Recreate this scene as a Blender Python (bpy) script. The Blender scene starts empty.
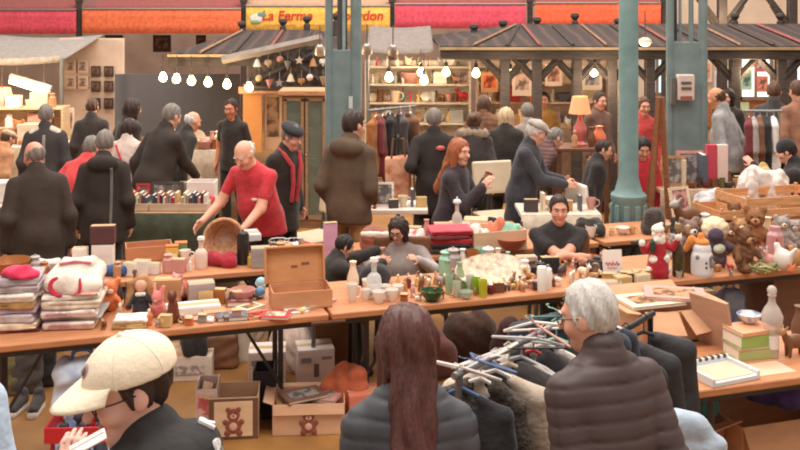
import bpy, math, random
import numpy as np
from mathutils import Vector, Matrix
random.seed(7)
sc = bpy.context.scene
COL = sc.collection
F, H = 1000.0, 2.65
PI = math.pi
def PZ(px, py, z):
    d = F*(H-z)/py
    return Vector(((px-400)*d/F, d, z))
def PD(px, py, d): return Vector(((px-400)*d/F, d, H-py*d/F))
def PX(px, d): return (px-400)*d/F

# ---------- materials
def lin(c): return tuple((x/255/12.92 if x/255 <= .04045 else ((x/255+.055)/1.055)**2.4) for x in c)
_M = {}
def mat(rgb, rough=.75, metal=0, var=.14, scale=9, bump=0, bscale=45, wave=None, rgb2=None, trans=0, emit=0, stretch=(1,1,1), alpha=1, sheen=0, ior=1.45, name=None, thr=None):
    key = (rgb, rough, metal, var, scale, bump, bscale, wave, rgb2, trans, emit, stretch, alpha, sheen, thr)
    if key in _M: return _M[key]
    m = bpy.data.materials.new(name or 'surface_%d' % len(_M)); m.use_nodes = True
    nt = m.node_tree; N = nt.nodes; L = nt.links
    b = N['Principled BSDF']
    b.inputs['Roughness'].default_value = rough; b.inputs['Metallic'].default_value = metal
    b.inputs['IOR'].default_value = ior
    c1 = lin(rgb); c2 = lin(rgb2) if rgb2 else tuple(x*(1-var*1.6) for x in c1)
    if not rgb2: c1 = tuple(min(1, x*(1+var*.7)) for x in c1)
    tc = N.new('ShaderNodeTexCoord'); mp = N.new('ShaderNodeMapping'); mp.inputs['Scale'].default_value = stretch
    L.new(tc.outputs['Object'], mp.inputs['Vector'])
    if wave:
        t = N.new('ShaderNodeTexWave'); t.inputs['Scale'].default_value = wave[0]; t.bands_direction = wave[1]
        t.inputs['Distortion'].default_value = wave[2] if len(wave) > 2 else 0
        fac = t.outputs['Fac']
    else:
        t = N.new('ShaderNodeTexNoise'); t.inputs['Scale'].default_value = scale; t.inputs['Detail'].default_value = 3
        fac = t.outputs['Fac']
    L.new(mp.outputs[0], t.inputs['Vector'])
    r = N.new('ShaderNodeValToRGB')
    lo, hi = thr if thr else (.3, .7)
    r.color_ramp.elements[0].position = lo; r.color_ramp.elements[1].position = hi
    r.color_ramp.elements[0].color = (*c2, 1); r.color_ramp.elements[1].color = (*c1, 1)
    L.new(fac, r.inputs[0]); L.new(r.outputs[0], b.inputs['Base Color'])
    if bump:
        n2 = N.new('ShaderNodeTexNoise'); n2.inputs['Scale'].default_value = bscale; n2.inputs['Detail'].default_value = 2
        L.new(mp.outputs[0], n2.inputs['Vector'])
        bp = N.new('ShaderNodeBump'); bp.inputs['Strength'].default_value = bump; bp.inputs['Distance'].default_value = .02
        L.new(n2.outputs['Fac'], bp.inputs['Height']); L.new(bp.outputs[0], b.inputs['Normal'])
    if trans: b.inputs['Transmission Weight'].default_value = trans
    if sheen: b.inputs['Sheen Weight'].default_value = sheen
    if alpha < 1: b.inputs['Alpha'].default_value = alpha
    if emit:
        L.new(r.outputs[0], b.inputs['Emission Color']); b.inputs['Emission Strength'].default_value = emit
    _M[key] = m
    return m
def fab(*rgb, b=.35): return mat(rgb, .9, var=.16, scale=14, bump=b, bscale=30, sheen=.15)
def pla(*rgb, r=.4): return mat(rgb, r, var=.05, scale=6)
def card(*rgb): return mat(rgb, .85, var=.1, scale=5, stretch=(1,1,3))
def wood(*rgb, w=.22): return mat(rgb, .55, var=w, scale=5, stretch=(1.2,14,14))
def metal(*rgb, r=.4): return mat(rgb, r, metal=.8, var=.06)
def paint(*rgb): return mat(rgb, .45, var=.1, scale=7)
def glass(*rgb): return mat(rgb, .05, var=.02, trans=.92)
def multi(a, b_, s=20, thr=(.45,.55)): return mat(a, .85, rgb2=b_, scale=s, thr=thr)

# ---------- objects
def tag(o, label=None, cat=None, group=None, kind=None):
    if label: o['label'] = label
    if cat: o['category'] = cat
    if group: o['group'] = group
    if kind: o['kind'] = kind
    return o
def thing(name, label, cat, loc=(0,0,0), rz=0, group=None):
    o = bpy.data.objects.new(name, None); COL.objects.link(o)
    o.location = loc; o.rotation_euler = (0,0,rz); o.empty_display_size = .05
    return tag(o, label, cat, group)
def dup(root, loc, rz=None, label=None, group=None):
    r = root.copy(); COL.objects.link(r); r.location = loc
    if rz is not None: r.rotation_euler = (0,0,rz)
    if label: r['label'] = label
    if group: r['group'] = group
    for ch in list(root.children):
        c = ch.copy(); COL.objects.link(c); c.parent = r
        for g in list(ch.children):
            e = g.copy(); COL.objects.link(e); e.parent = c
    return r
def Rx(a): c,s=math.cos(a),math.sin(a); return np.array(((1,0,0),(0,c,-s),(0,s,c)))
def Ry(a): c,s=math.cos(a),math.sin(a); return np.array(((c,0,s),(0,1,0),(-s,0,c)))
def Rz(a): c,s=math.cos(a),math.sin(a); return np.array(((c,-s,0),(s,c,0),(0,0,1)))
D = math.radians
def mk(name, V, Fc, mats, parent=None, idx=None, smooth=True, ang=38, bevel=0, loc=None, rz=None, solid=0, sub=0, bseg=2):
    me = bpy.data.meshes.new(name); me.from_pydata(V, [], Fc)
    if not isinstance(mats, (list, tuple)): mats = [mats]
    for m in mats: me.materials.append(m)
    if idx is not None and len(idx): me.polygons.foreach_set('material_index', np.asarray(idx, dtype=np.int32))
    if smooth:
        me.polygons.foreach_set('use_smooth', np.ones(len(me.polygons), dtype=bool))
        if ang: me.set_sharp_from_angle(angle=D(ang))
    me.update()
    o = bpy.data.objects.new(name, me); COL.objects.link(o)
    if parent: o.parent = parent
    if loc is not None: o.location = loc
    if rz is not None: o.rotation_euler = (0,0,rz)
    if solid:
        q = o.modifiers.new('s','SOLIDIFY'); q.thickness = solid; q.offset = 0
    if bevel:
        q = o.modifiers.new('b','BEVEL'); q.width = bevel; q.segments = bseg; q.limit_method = 'ANGLE'; q.angle_limit = D(40)
    if sub:
        q = o.modifiers.new('u','SUBSURF'); q.levels = sub; q.render_levels = sub
    return o
class Mb:
    def __init__(s): s.v=[]; s.f=[]; s.i=[]; s.c=0
    def m(s, k): s.c=k; return s
    def add(s, V, Fc):
        n=len(s.v); s.v += [tuple(float(x) for x in p) for p in V]
        s.f += [tuple(a+n for a in q) for q in Fc]; s.i += [s.c]*len(Fc); return s
    def box(s, c, d, R=None, taper=1):
        x,y,z = d[0]/2,d[1]/2,d[2]/2
        P = np.array([(a*x*(taper if e>0 else 1),b*y*(taper if e>0 else 1),e*z) for e in (-1,1) for a,b in ((-1,-1),(1,-1),(1,1),(-1,1))])
        if R is not None: P = P @ np.asarray(R).T
        return s.add(P+np.array(c), [(3,2,1,0),(4,5,6,7),(0,1,5,4),(1,2,6,5),(2,3,7,6),(3,0,4,7)])
    def tube(s, pts, r, n=8, cl=False):
        P=[np.array(p,float) for p in pts]; m=len(P); rs = r if isinstance(r,(list,tuple)) else [r]*m
        V=[]; up=None
        for k in range(m):
            if cl: t=P[(k+1)%m]-P[k-1]
            else: t=P[min(k+1,m-1)]-P[max(k-1,0)]
            t=t/(np.linalg.norm(t)+1e-9)
            if up is None:
                up=np.array((0,0,1.)) if abs(t[2])<.9 else np.array((1.,0,0))
            a=up-t*np.dot(up,t); a/=np.linalg.norm(a)+1e-9; b=np.cross(t,a); up=a
            for q in range(n):
                g=2*PI*q/n; V.append(P[k]+rs[k]*(a*math.cos(g)+b*math.sin(g)))
        Fc=[]
        for k in range(m if cl else m-1):
            k2=(k+1)%m
            for q in range(n):
                q2=(q+1)%n; Fc.append((k*n+q,k*n+q2,k2*n+q2,k2*n+q))
        if not cl:
            Fc.append(tuple(reversed(range(n)))); Fc.append(tuple((m-1)*n+q for q in range(n)))
        return s.add(V,Fc)
    def lathe(s, prof, c=(0,0,0), n=20, R=None, sy=1):
        V=[];Fc=[]
        for r,z in prof:
            for q in range(n):
                g=2*PI*q/n; V.append((r*math.cos(g),r*math.sin(g)*sy,z))
        V=np.array(V)
        if R is not None: V=V@np.asarray(R).T
        m=len(prof)
        for k in range(m-1):
            for q in range(n):
                q2=(q+1)%n; Fc.append((k*n+q,k*n+q2,(k+1)*n+q2,(k+1)*n+q))
        Fc.append(tuple(reversed(range(n)))); Fc.append(tuple((m-1)*n+q for q in range(n)))
        return s.add(V+np.array(c),Fc)
    def sph(s, c, r, nu=16, nv=10, R=None):
        if not isinstance(r,(tuple,list,np.ndarray)): r=(r,r,r)
        V=[(0,0,-1)]+[(math.cos(2*PI*j/nu)*math.sin(PI*i/nv),math.sin(2*PI*j/nu)*math.sin(PI*i/nv),-math.cos(PI*i/nv)) for i in range(1,nv) for j in range(nu)]+[(0,0,1)]
        Fc=[(0,1+(j+1)%nu,1+j) for j in range(nu)]
        for i in range(nv-2):
            for j in range(nu):
                j2=(j+1)%nu; Fc.append((1+i*nu+j,1+i*nu+j2,1+(i+1)*nu+j2,1+(i+1)*nu+j))
        e=len(V)-1; o=1+(nv-2)*nu
        Fc += [(o+j,o+(j+1)%nu,e) for j in range(nu)]
        V=np.array(V)*np.array(r)
        if R is not None: V=V@np.asarray(R).T
        return s.add(V+np.array(c),Fc)
    def tor(s, c, R_, r, rot=None, n=20, k=8, sy=1):
        pts=np.array([(R_*math.cos(2*PI*i/n),R_*sy*math.sin(2*PI*i/n),0) for i in range(n)])
        if rot is not None: pts=pts@np.asarray(rot).T
        return s.tube([p+np.array(c) for p in pts], r, k, True)
    def ext(s, poly, y0, y1, M=None, c=(0,0,0)):
        """polygon in x,z pulled along y"""
        n=len(poly); V=[(x,y0,z) for x,z in poly]+[(x,y1,z) for x,z in poly]
        V=np.array(V,float)
        if M is not None: V=V@np.asarray(M).T
        Fc=[tuple(range(n)),tuple(reversed(range(n,2*n)))]+[((k+1)%n,k,n+k,n+(k+1)%n) for k in range(n)]
        return s.add(V+np.array(c),Fc)
    def sheet(s, fn, nu, nv):
        V=[fn(i/nu,j/nv) for j in range(nv+1) for i in range(nu+1)]
        Fc=[(j*(nu+1)+i,j*(nu+1)+i+1,(j+1)*(nu+1)+i+1,(j+1)*(nu+1)+i) for j in range(nv) for i in range(nu)]
        return s.add(V,Fc)
    def go(s, name, mats, parent=None, **k): return mk(name, s.v, s.f, mats, parent, s.i, **k)
def text(name, body, size, m, parent, loc, rot, ext=.002, align='CENTER', bold=0, shear=0):
    cu=bpy.data.curves.new(name,'FONT'); cu.body=body; cu.size=size; cu.extrude=ext; cu.align_x=align; cu.align_y='CENTER'; cu.shear=shear; cu.offset=bold
    t=bpy.data.objects.new('t',cu); COL.objects.link(t)
    dg=bpy.context.evaluated_depsgraph_get(); me=bpy.data.meshes.new_from_object(t.evaluated_get(dg))
    bpy.data.objects.remove(t); me.materials.clear(); me.materials.append(m)
    o=bpy.data.objects.new(name,me); COL.objects.link(o); o.parent=parent; o.location=loc; o.rotation_euler=rot
    return o

# ---------- soft bodies: distance field -> one continuous skin
class Sd:
    def __init__(s, h=.01): s.h=h; s.p=[]; s.noise=None
    def cap(s, a, b, ra, rb=None, k=.02, op=1, sy=1, R=None):
        a=np.array(a,float); b=np.array(b,float); rb=ra if rb is None else rb
        if sy!=1:
            R=np.eye(3) if R is None else R
            c=(a+b)/2; S=np.array((1,1/sy,1))
            a2=(R.T@(a-c))*S; b2=(R.T@(b-c))*S
            def f(P, a=a2,b=b2):
                Q=((P-c)@R)*S; ab=b-a; t=np.clip(((Q-a)@ab)/(ab@ab+1e-12),0,1)
                return (np.linalg.norm(Q-a-t[...,None]*ab,axis=-1)-(ra+t*(rb-ra)))*(sy if sy<1 else 1)
        else:
            def f(P):
                ab=b-a; t=np.clip(((P-a)@ab)/(ab@ab+1e-12),0,1)
                return np.linalg.norm(P-a-t[...,None]*ab,axis=-1)-(ra+t*(rb-ra))
        r=max(ra,rb)*max(1,sy)
        s.p.append((f,np.minimum(a,b)-r,np.maximum(a,b)+r,k,op)); return s
    def ell(s, c, r, R=None, k=.02, op=1):
        c=np.array(c,float); r=np.array(r if isinstance(r,(tuple,list,np.ndarray)) else (r,)*3,float)
        def f(P):
            Q=P-c
            if R is not None: Q=Q@R
            k0=np.linalg.norm(Q/r,axis=-1); k1=np.linalg.norm(Q/(r*r),axis=-1)
            return k0*(k0-1)/(k1+1e-9)
        e=np.full(3,r.max()) if R is not None else r
        s.p.append((f,c-e,c+e,k,op)); return s
    def box(s, c, hf, rad=.01, R=None, k=.01, op=1):
        c=np.array(c,float); hf=np.array(hf,float)
        def f(P):
            Q=P-c
            if R is not None: Q=Q@R
            q=np.abs(Q)-(hf-rad)
            return np.linalg.norm(np.maximum(q,0),axis=-1)+np.minimum(q.max(-1),0)-rad
        e=np.full(3,np.linalg.norm(hf)) if R is not None else hf
        s.p.append((f,c-e,c+e,k,op)); return s
    def half(s, c, n, k=.01):
        """cut away what lies on the side n points to"""
        c=np.array(c,float); n=np.array(n,float); n/=np.linalg.norm(n)
        s.p.append((lambda P: -((P-c)@n),None,None,k,-1)); return s
    def mesh(s):
        h=s.h; lo=np.min([q[1] for q in s.p if q[4]>0],0)-4*h; hi=np.max([q[2] for q in s.p if q[4]>0],0)+4*h
        n=np.ceil((hi-lo)/h).astype(int)+1
        ax=[lo[i]+h*np.arange(n[i]) for i in range(3)]
        f=np.full(n,1.0,np.float32)
        for fn,a,b,k,op in s.p:
            if a is None: i0=np.zeros(3,int); i1=n
            else:
                g=k+4*h
                i0=np.clip(np.floor((a-g-lo)/h).astype(int),0,n); i1=np.clip(np.ceil((b+g-lo)/h).astype(int)+1,0,n)
            if (i1-i0).min()<=0: continue
            sl=tuple(slice(i0[i],i1[i]) for i in range(3))
            X=np.stack(np.meshgrid(*[ax[i][sl[i]] for i in range(3)],indexing='ij'),-1)
            d=fn(X); g=f[sl]
            if op>0:
                t=np.clip(.5+.5*(g-d)/k,0,1); f[sl]=g*(1-t)+d*t-k*t*(1-t)
            else:
                d=-d; t=np.clip(.5-.5*(g-d)/k,0,1); f[sl]=g*(1-t)+d*t+k*t*(1-t)
        if s.noise:
            X=np.stack(np.meshgrid(*ax,indexing='ij'),-1); f=f+s.noise(X)
        f[0]=f[-1]=1; f[:,0]=f[:,-1]=1; f[:,:,0]=f[:,:,-1]=1
        return nets(f,lo,h)
    def go(s, name, mats, parent=None, pick=None, **k):
        V,Q=s.mesh(); idx=None
        if pick is not None:
            c=V[Q].mean(1); idx=pick(c)
        return mk(name,V.tolist(),Q.tolist(),mats,parent,idx,ang=0,**k)
def nets(f,lo,h):
    sg=f<0; n=np.array(f.shape)-1
    def cn(a,i,j,k): return a[i:i+n[0],j:j+n[1],k:k+n[2]]
    cs=[(i,j,k) for i in (0,1) for j in (0,1) for k in (0,1)]
    cnt=np.zeros(n,np.int8)
    for c in cs: cnt+=cn(sg,*c)
    act=(cnt>0)&(cnt<8); I=np.argwhere(act); idx=np.full(n,-1,np.int64); idx[act]=np.arange(len(I))
    pos=np.zeros((len(I),3)); w=np.zeros(len(I))
    for c in cs:
        for ax in range(3):
            if c[ax]: continue
            c2=list(c); c2[ax]=1
            A=f[tuple((I+np.array(c)).T)]; B=f[tuple((I+np.array(c2)).T)]
            x=(A<0)!=(B<0); t=np.where(x,A/(np.where(x,A-B,1)),0)
            p=np.array(c,float)[None].repeat(len(I),0); p[:,ax]+=t
            pos+=p*x[:,None]; w+=x
    V=lo+h*(I+pos/w[:,None])
    Q=[]
    for ax in range(3):
        b,c=(ax+1)%3,(ax+2)%3
        a0=[slice(None)]*3; a1=[slice(None)]*3
        a0[ax]=slice(0,-1); a1[ax]=slice(1,None)
        s0=sg[tuple(a0)]; s1=sg[tuple(a1)]
        e=np.argwhere(s0!=s1)
        e=e[(e[:,b]>0)&(e[:,c]>0)&(e[:,b]<n[b])&(e[:,c]<n[c])]
        inside=s0[tuple(e.T)]
        def at(db,dc):
            q=e.copy(); q[:,b]-=db; q[:,c]-=dc; return idx[tuple(q.T)]
        q=np.stack((at(1,1),at(0,1),at(0,0),at(1,0)),1)
        q[~inside]=q[~inside][:,::-1]
        Q.append(q)
    return V,np.concatenate(Q)
def wrinkle(a,sc=18,seed=0):
    r=np.random.RandomState(seed); K=r.normal(size=(5,3))*sc; ph=r.rand(5)*6.28
    return lambda X: a*sum(np.sin(X@K[i]+ph[i]) for i in range(5))/2
SKIN=mat((226,168,142),.5,var=.05,scale=12,name='skin'); SKIN2=mat((220,156,130),.5,var=.05,scale=12); SKIN3=mat((232,182,165),.5,var=.05,scale=12)
EYEW=pla(235,230,225); IRIS=pla(50,36,28,r=.2); LIP=pla(178,98,90); 
HAIRS=dict(black=mat((38,30,28),.6,var=.3,scale=30,stretch=(6,6,1)),dark=mat((58,40,34),.55,var=.3,scale=30,stretch=(6,6,1)),brown=mat((92,62,44),.55,var=.3,scale=30,stretch=(6,6,1)),
 auburn=mat((88,48,42),.45,var=.3,scale=26,stretch=(6,6,1)),red=mat((172,98,60),.5,var=.3,scale=30,stretch=(6,6,1)),grey=mat((205,200,194),.6,var=.2,scale=30,stretch=(5,5,1)),white=mat((228,220,208),.6,var=.15,scale=30,stretch=(5,5,1)),
 blond=mat((206,178,140),.6,var=.25,scale=30,stretch=(5,5,1)),midgrey=mat((128,118,110),.6,var=.25,scale=30,stretch=(5,5,1)))
def unit(v): return v/(np.linalg.norm(v)+1e-9)
root_top=[None]
def person(label, px, d, yaw, h=1.7, lean=0, side=0, head=(0,0,0), sit=None, hl=None, hr=None, style='coat', tc=fab(50,44,42), bc=fab(52,50,54), hem=.44,
           hair='short', hc='dark', skin=SKIN, w=1.0, vox=.0095, cvox=.013, collar=1, hat=None, hatc=None, eyes=1, glasses=0, fat=0, bodyyaw=0, shoe=pla(40,36,34), floor=0, hs=1.0, blk=None, sdrop=0, hood=0, curl=.5, seed=1, openf=None, z0=0, legs=None, py=None):
    R=Rz(D(bodyyaw))@Rx(-D(lean))@Ry(D(side)); RH=Rz(D(head[1]))@Rx(-D(head[0]))@Ry(D(head[2]))
    hv=R@np.array((0,.006,.352))+RH@np.array((0,.018,.098))*hs/1.72   # head centre over the hips, in body heights
    if py is not None:
        top=hv[2]+(.115+(.012 if hair in('short','long','bob') else 0)+(.03 if hat in('beret','flat') else .02 if hat else 0))*hs/1.72
        zt=H-py*d/F
        h=zt/(top+.52) if sit is None else (zt-sit)/(top+.06)
        print('PERSON %-28s h=%.2f top=%.2f'%(label[:28],h,zt))
    hw=Rz(D(yaw))@(hv*h)
    root=thing('person',label,'person',(PX(px,d)-hw[0],d-hw[1],floor),D(yaw))
    k=h; q=k/1.72*hs; bulk={'tshirt':.010,'sweater':.016,'coat':.026,'puffer':.030,'hoodie':.024}[style]
    if blk is not None: bulk=blk
    ex=.55 if style!='puffer' else .05
    if d>7.6: w*=.86; ex=.3; bulk*=.85
    A=lambda *a: np.array(a,float)*k
    hz=.52 if sit is None else sit/k+.06
    piv=A(0,0,hz)
    U=lambda x_,y_,z_: piv+R@A(x_,y_,z_-.52)
    nb=U(0,-.006,.83); hp=U(0,.006,.872)
    hc0=hp+RH@(np.array((0,.018,.098))*q)
    Hd=lambda *a: hc0+RH@(np.array(a,float)*q)
    # arms
    sh=[U(-.104*w,0,.79-sdrop),U(.104*w,0,.79-sdrop)]; L1=.172*k; L2=.148*k
    el=[];wr=[]
    for i,t in enumerate((hl,hr)):
        sg=-1 if i==0 else 1
        t=U(sg*.155*w,.03,.49) if t is None else np.array(t,float)
        v=t-sh[i]; dd=np.linalg.norm(v); m=min(dd,(L1+L2)*.985); u=v/dd; t=sh[i]+u*m
        a=(L1*L1-L2*L2+m*m)/(2*m); hh=math.sqrt(max(L1*L1-a*a,1e-6))
        hint=np.array((sg*ex,-.75,-.55)); hint=Rz(D(bodyyaw))@hint; hint=unit(hint-u*np.dot(hint,u))
        el.append(sh[i]+u*a+hint*hh); wr.append(t)
    # legs
    hip=[piv+A(s_*.055,0,-.005) for s_ in (-1,1)]
    if sit is None:
        kn=[A(s_*.06,.012,.28) for s_ in (-1,1)]; an=[A(s_*.063,-.012,.045) for s_ in (-1,1)]
    else:
        kn=[A(s_*.075,.225,hz-.005) for s_ in (-1,1)]; an=[A(s_*.07,.2,.045) for s_ in (-1,1)]
    if legs: kn=[A(*legs[0]),A(*legs[1])]; an=[A(*legs[2]),A(*legs[3])]
    toe=[an[i]+A((-.012,.012)[i],.09,-.022) for i in (0,1)]; heel=[an[i]+A(0,-.018,-.022) for i in (0,1)]
    def torso(S,t,top=True):
        S.ell(U(0,.002,.735),(A(.105*w)[0]+t,A(.066)[0]+t,A(.118)[0]+t*.6),R,k=.05)
        S.ell(U(0,.006+fat*.02,.625),((.088+.02*fat)*w*k+t,(.06+.03*fat)*k+t,.105*k+t),R,k=.06)
        S.cap(U(-.045*w,-.004,.80),U(-.1*w,0,.784-sdrop),.034*k+t*.6,.03*k+t*.6,k=.05).cap(U(.045*w,-.004,.80),U(.1*w,0,.784-sdrop),.034*k+t*.6,.03*k+t*.6,k=.05)
    def pelvis(S,t): S.ell(piv+R@A(0,-.006,.012),(.097*w*k+t,.07*k+t,.075*k+t),R,k=.05)
    def arms(S,t,short=False,hand=False):
        for i in (0,1):
            S.cap(sh[i],el[i] if not short else sh[i]*.38+el[i]*.62,.031*k+t,.026*k+t*(.9 if not short else 1.5),k=.018)
            if not short: S.cap(el[i],wr[i],.026*k+t,.0165*k+t*.9,k=.025)
    B=Sd(vox)
    # skin: head
    B.ell(Hd(0,-.012,.02),np.array((.075,.095,.095))*q,RH).ell(Hd(0,.024,-.032),np.array((.058,.064,.086))*q,RH,k=.03).ell(Hd(0,.062,-.098),.026*q,k=.03)
    B.ell(Hd(0,.076,.03),np.array((.05,.018,.012))*q,RH,k=.015)
    for s_ in (-1,1):
        B.ell(Hd(s_*.031,.096,.008),np.array((.017,.014,.012))*q,RH,k=.012,op=-1)
        B.ell(Hd(s_*.04,.06,-.032),np.array((.026,.026,.024))*q,RH,k=.02)
        B.ell(Hd(s_*.078,-.006,-.008),np.array((.011,.021,.033))*q,RH@Rx(.2),k=.01)
    B.cap(Hd(0,.086,.008),Hd(0,.112,-.027),.008*q,.0145*q,k=.012)
    B.cap(U(0,-.008,.80),hp+RH@(np.array((0,-.006,.01))*q),.034*k,.031*k,k=.03)
    torso(B,-.004); pelvis(B,-.006); arms(B,-.003 if style!='tshirt' else 0)
    for i in (0,1):
        sg=-1 if i==0 else 1
        f=unit(wr[i]-el[i]); inn=Rz(D(bodyyaw))@np.array((-sg,.15,-.25)); pn=unit(inn-f*np.dot(inn,f)); sd=np.cross(f,pn)*(1 if i==0 else -1)  # sd towards thumb
        if np.dot(sd,np.array((0,1,.3)))<0: sd=-sd
        M=np.stack((sd,f,pn),1); hq=.95*k/1.72
        B.box(wr[i]+f*.045*hq,np.array((.039,.05,.0145))*hq,.013*hq,M,k=.012)
        for j,(o,l) in enumerate(((.029,.066),(.010,.076),(-.010,.071),(-.029,.055))):
            b=wr[i]+(f*.088+sd*o)*hq; c1=curl*.6; c2=curl*1.5
            m=b+(f*math.cos(c1)+pn*math.sin(c1)+sd*o*2.2)*l*.52*hq; e=m+(f*math.cos(c2)+pn*math.sin(c2))*l*.5*hq
            B.cap(b,m,.0095*hq,.0088*hq,k=.004).cap(m,e,.0088*hq,.0072*hq,k=.004)
        b=wr[i]+(f*.022+sd*.028)*hq; m=b+(f*.7+sd*.75+pn*.25)*.042*hq; e=m+(f*.95+sd*.2+pn*.3)*.034*hq
        B.cap(b,m,.0125*hq,.0105*hq,k=.008).cap(m,e,.0105*hq,.008*hq,k=.004)
        B.cap(hip[i],kn[i],.05*k,.033*k,k=.03).cap(kn[i],an[i],.031*k,.019*k,k=.02).cap(heel[i],toe[i],.02*k,.016*k,k=.02)
    B.go('body',skin,root)
    # clothing
    T=Sd(cvox); short=style=='tshirt'
    torso(T,bulk); arms(T,bulk*.8,short)
    hm=hem if sit is None else max(hem,.5)
    wh=max(w,1.0); Ul=piv+A(0,-.002,hm-.52)
    T.cap(U(0,.002+fat*.015,.66),Ul+A(0,0,.03),.093*w*k+bulk,(.104+.01*fat)*wh*k+bulk*1.1,k=.05,sy=.78,R=R)
    pelvis(T,bulk*.8+.014)
    T.half(Ul,(0,0,-1.),k=.012)
    if collar: T.cap(U(0,-.012,.81),U(0,-.008,.846+.012*collar),.05*k+bulk*.3,.041*k+bulk*.35,k=.02)
    else: T.cap(U(0,0,.80),U(0,.0,.835),.062*k,.045*k,k=.02)
    if hood: T.ell(U(0,-.052,.822),(.085*k,.05*k,.05*k),R@Rx(-.4),k=.02); T.cap(U(-.06,.01,.822),U(.06,.01,.822),.022*k,k=.03)
    if style=='puffer':
        def nz(X,piv=piv,R=R):
            Z=((X-piv)@R)[...,2]; g=np.abs(np.sin(PI*Z/.058+.25*np.sin(9*X[...,0])))
            return .0075*(1-g)**3-.002
        T.noise=nz
    else: T.noise=wrinkle(.0045 if style!='tshirt' else .003,13,seed)
    topo=T.go({'tshirt':'shirt','sweater':'sweater','coat':'coat','puffer':'puffer_jacket','hoodie':'hoodie'}[style],tc,root)
    P=Sd(.014); pelvis(P,.012)
    for i in (0,1): P.cap(hip[i],kn[i],.056*k,.044*k,k=.03).cap(kn[i],an[i],.043*k,.034*k,k=.03)
    P.noise=wrinkle(.003,14,seed+5); P.go('trousers',bc,root)
    for i in (0,1):
        S=Sd(.012); S.cap(heel[i],toe[i]+A(0,.006,0),.027*k,.023*k,k=.02); S.cap(an[i],heel[i],.03*k,.027*k,k=.02); S.half((0,0,.004),(0,0,-1),k=.004); S.go('shoe',shoe,root)
    # hair
    hm_=HAIRS[hc]
    if hair:
        S=Sd(.009 if vox<.01 else .011)
        if hair in('short','bald'):
            S.ell(Hd(0,-.016,.024),np.array((.0815,.105,.108 if hair=='short' else .10))*q,RH)
            S.ell(Hd(0,.104,-.012),np.array((.105,.083,.112))*q,RH,k=.008,op=-1)
            S.half(Hd(0,-.03,-.05),RH@np.array((0,.62,-1)),k=.015)
            if hat=='cap': S.half(Hd(0,0,.066),RH@np.array((0,-.1,1)),k=.01)
            if hair=='bald': S.half(Hd(0,-.03,.035),RH@np.array((0,.35,1)),k=.02)
            else:
                for s_ in (-1,1): S.cap(Hd(s_*.074,.018,.02),Hd(s_*.074,.016,-.02),.012*q,.008*q,k=.015)
        elif hair in('long','bob','bun','pony','fringe'):
            S.ell(Hd(0,-.018,.02),np.array((.092,.108,.108))*q,RH)
            dn=RH@np.array((0,0,-1.)); dn=unit(dn*.4+np.array((0,-.12,-1)))
            ln={'long':.38,'bob':.13,'bun':.04,'pony':.05,'fringe':.08}[hair]*q
            if hair in('long','bob'):
                c=Hd(0,-.055,-.02); S.cap(c,(c+dn*ln) if hair=='bob' else U(0,-.082,.715),.087*q,.074*q,k=.04,sy=.65,R=RH)
                for s_ in (-1,1):
                    c=Hd(s_*.062,.0,0); S.cap(c,c+dn*ln*(.85)+RH@np.array((s_*.012,.0,0)),.034*q,.026*q,k=.03)
            if hair=='bun': S.ell(Hd(0,-.115,.035),.05*q,k=.02)
            if hair=='pony': S.cap(Hd(0,-.115,.03),Hd(0,-.15,-.16),.03*q,.02*q,k=.02)
            S.ell(Hd(0,.105,-.04),np.array((.067,.09,.118))*q,RH,k=.012,op=-1)
            if hair in('bun','pony','fringe'): S.half(Hd(0,-.03,-.075),RH@np.array((0,.5,-1)),k=.015)
        r0=RH.copy(); c0=hc0.copy()
        def nz(X):
            Y=(X-c0)@r0; a=np.arctan2(Y[...,0],-Y[...,1]+.02)
            return .0042*np.sin(a*13+2*np.sin(Y[...,2]*22))+.0024*np.sin(a*29+Y[...,2]*20)+.002*np.sin(Y[...,1]*70+3*np.sin(Y[...,0]*40))
        S.noise=nz; S.go('hair',hm_,root)
    # face
    if eyes:
        for s_ in (-1,1):
            m=Mb(); M=RH@Rx(-PI/2); r=.0125*q
            m.sph(Hd(s_*.031,.076,.008),r,14,10,M)
            ct=np.array([np.mean([m.v[a] for a in f],0) for f in m.f]); z=((ct-Hd(s_*.031,.076,.008))@RH)[:,1]
            m.i=[1 if zz>.78*r else 0 for zz in z]
            m.go('eye',[EYEW,IRIS],root)
            m=Mb(); m.tube([Hd(s_*.014,.0925,.026),Hd(s_*.03,.095,.032),Hd(s_*.05,.080,.027)],[.004*q,.0048*q,.003*q],6); m.go('eyebrow',hm_ if hc not in('white',) else HAIRS['grey'],root)
        m=Mb(); m.sph(Hd(0,.0845,-.066),np.array((.024,.009,.0075))*q,12,8,RH); m.go('lips',LIP,root)
    if glasses:
        m=Mb(); RR=RH@Rx(PI/2)
        for s_ in (-1,1):
            m.tor(Hd(s_*.033,.099,.004),.024*q,.0022*q,RR,18,6,sy=.8); m.tube([Hd(s_*.057,.096,.01),Hd(s_*.078,.06,.012),Hd(s_*.084,-.01,.008)],.0022*q,6)
        m.tube([Hd(-.01,.101,.006),Hd(0,.106,.01),Hd(.01,.101,.006)],.002*q,6)
        m.go('glasses',pla(40,32,30),root)
    # headwear
    if hat=='beanie':
        S=Sd(.01); S.ell(Hd(0,-.014,.034),np.array((.094,.113,.108))*q,RH); S.half(Hd(0,0,.01),RH@np.array((0,-.25,-1)),k=.008); S.go('beanie',hatc,root)
    if hat=='beret':
        S=Sd(.01); S.ell(Hd(.012,-.012,.083),np.array((.118,.128,.044))*q,RH@Rx(-.15)@Ry(.12),k=.02); S.ell(Hd(0,-.01,.052),np.array((.088,.106,.045))*q,RH,k=.02); S.cap(Hd(.01,-.012,.12),Hd(.01,-.012,.14),.005,k=.006); S.go('beret',hatc,root)
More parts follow.
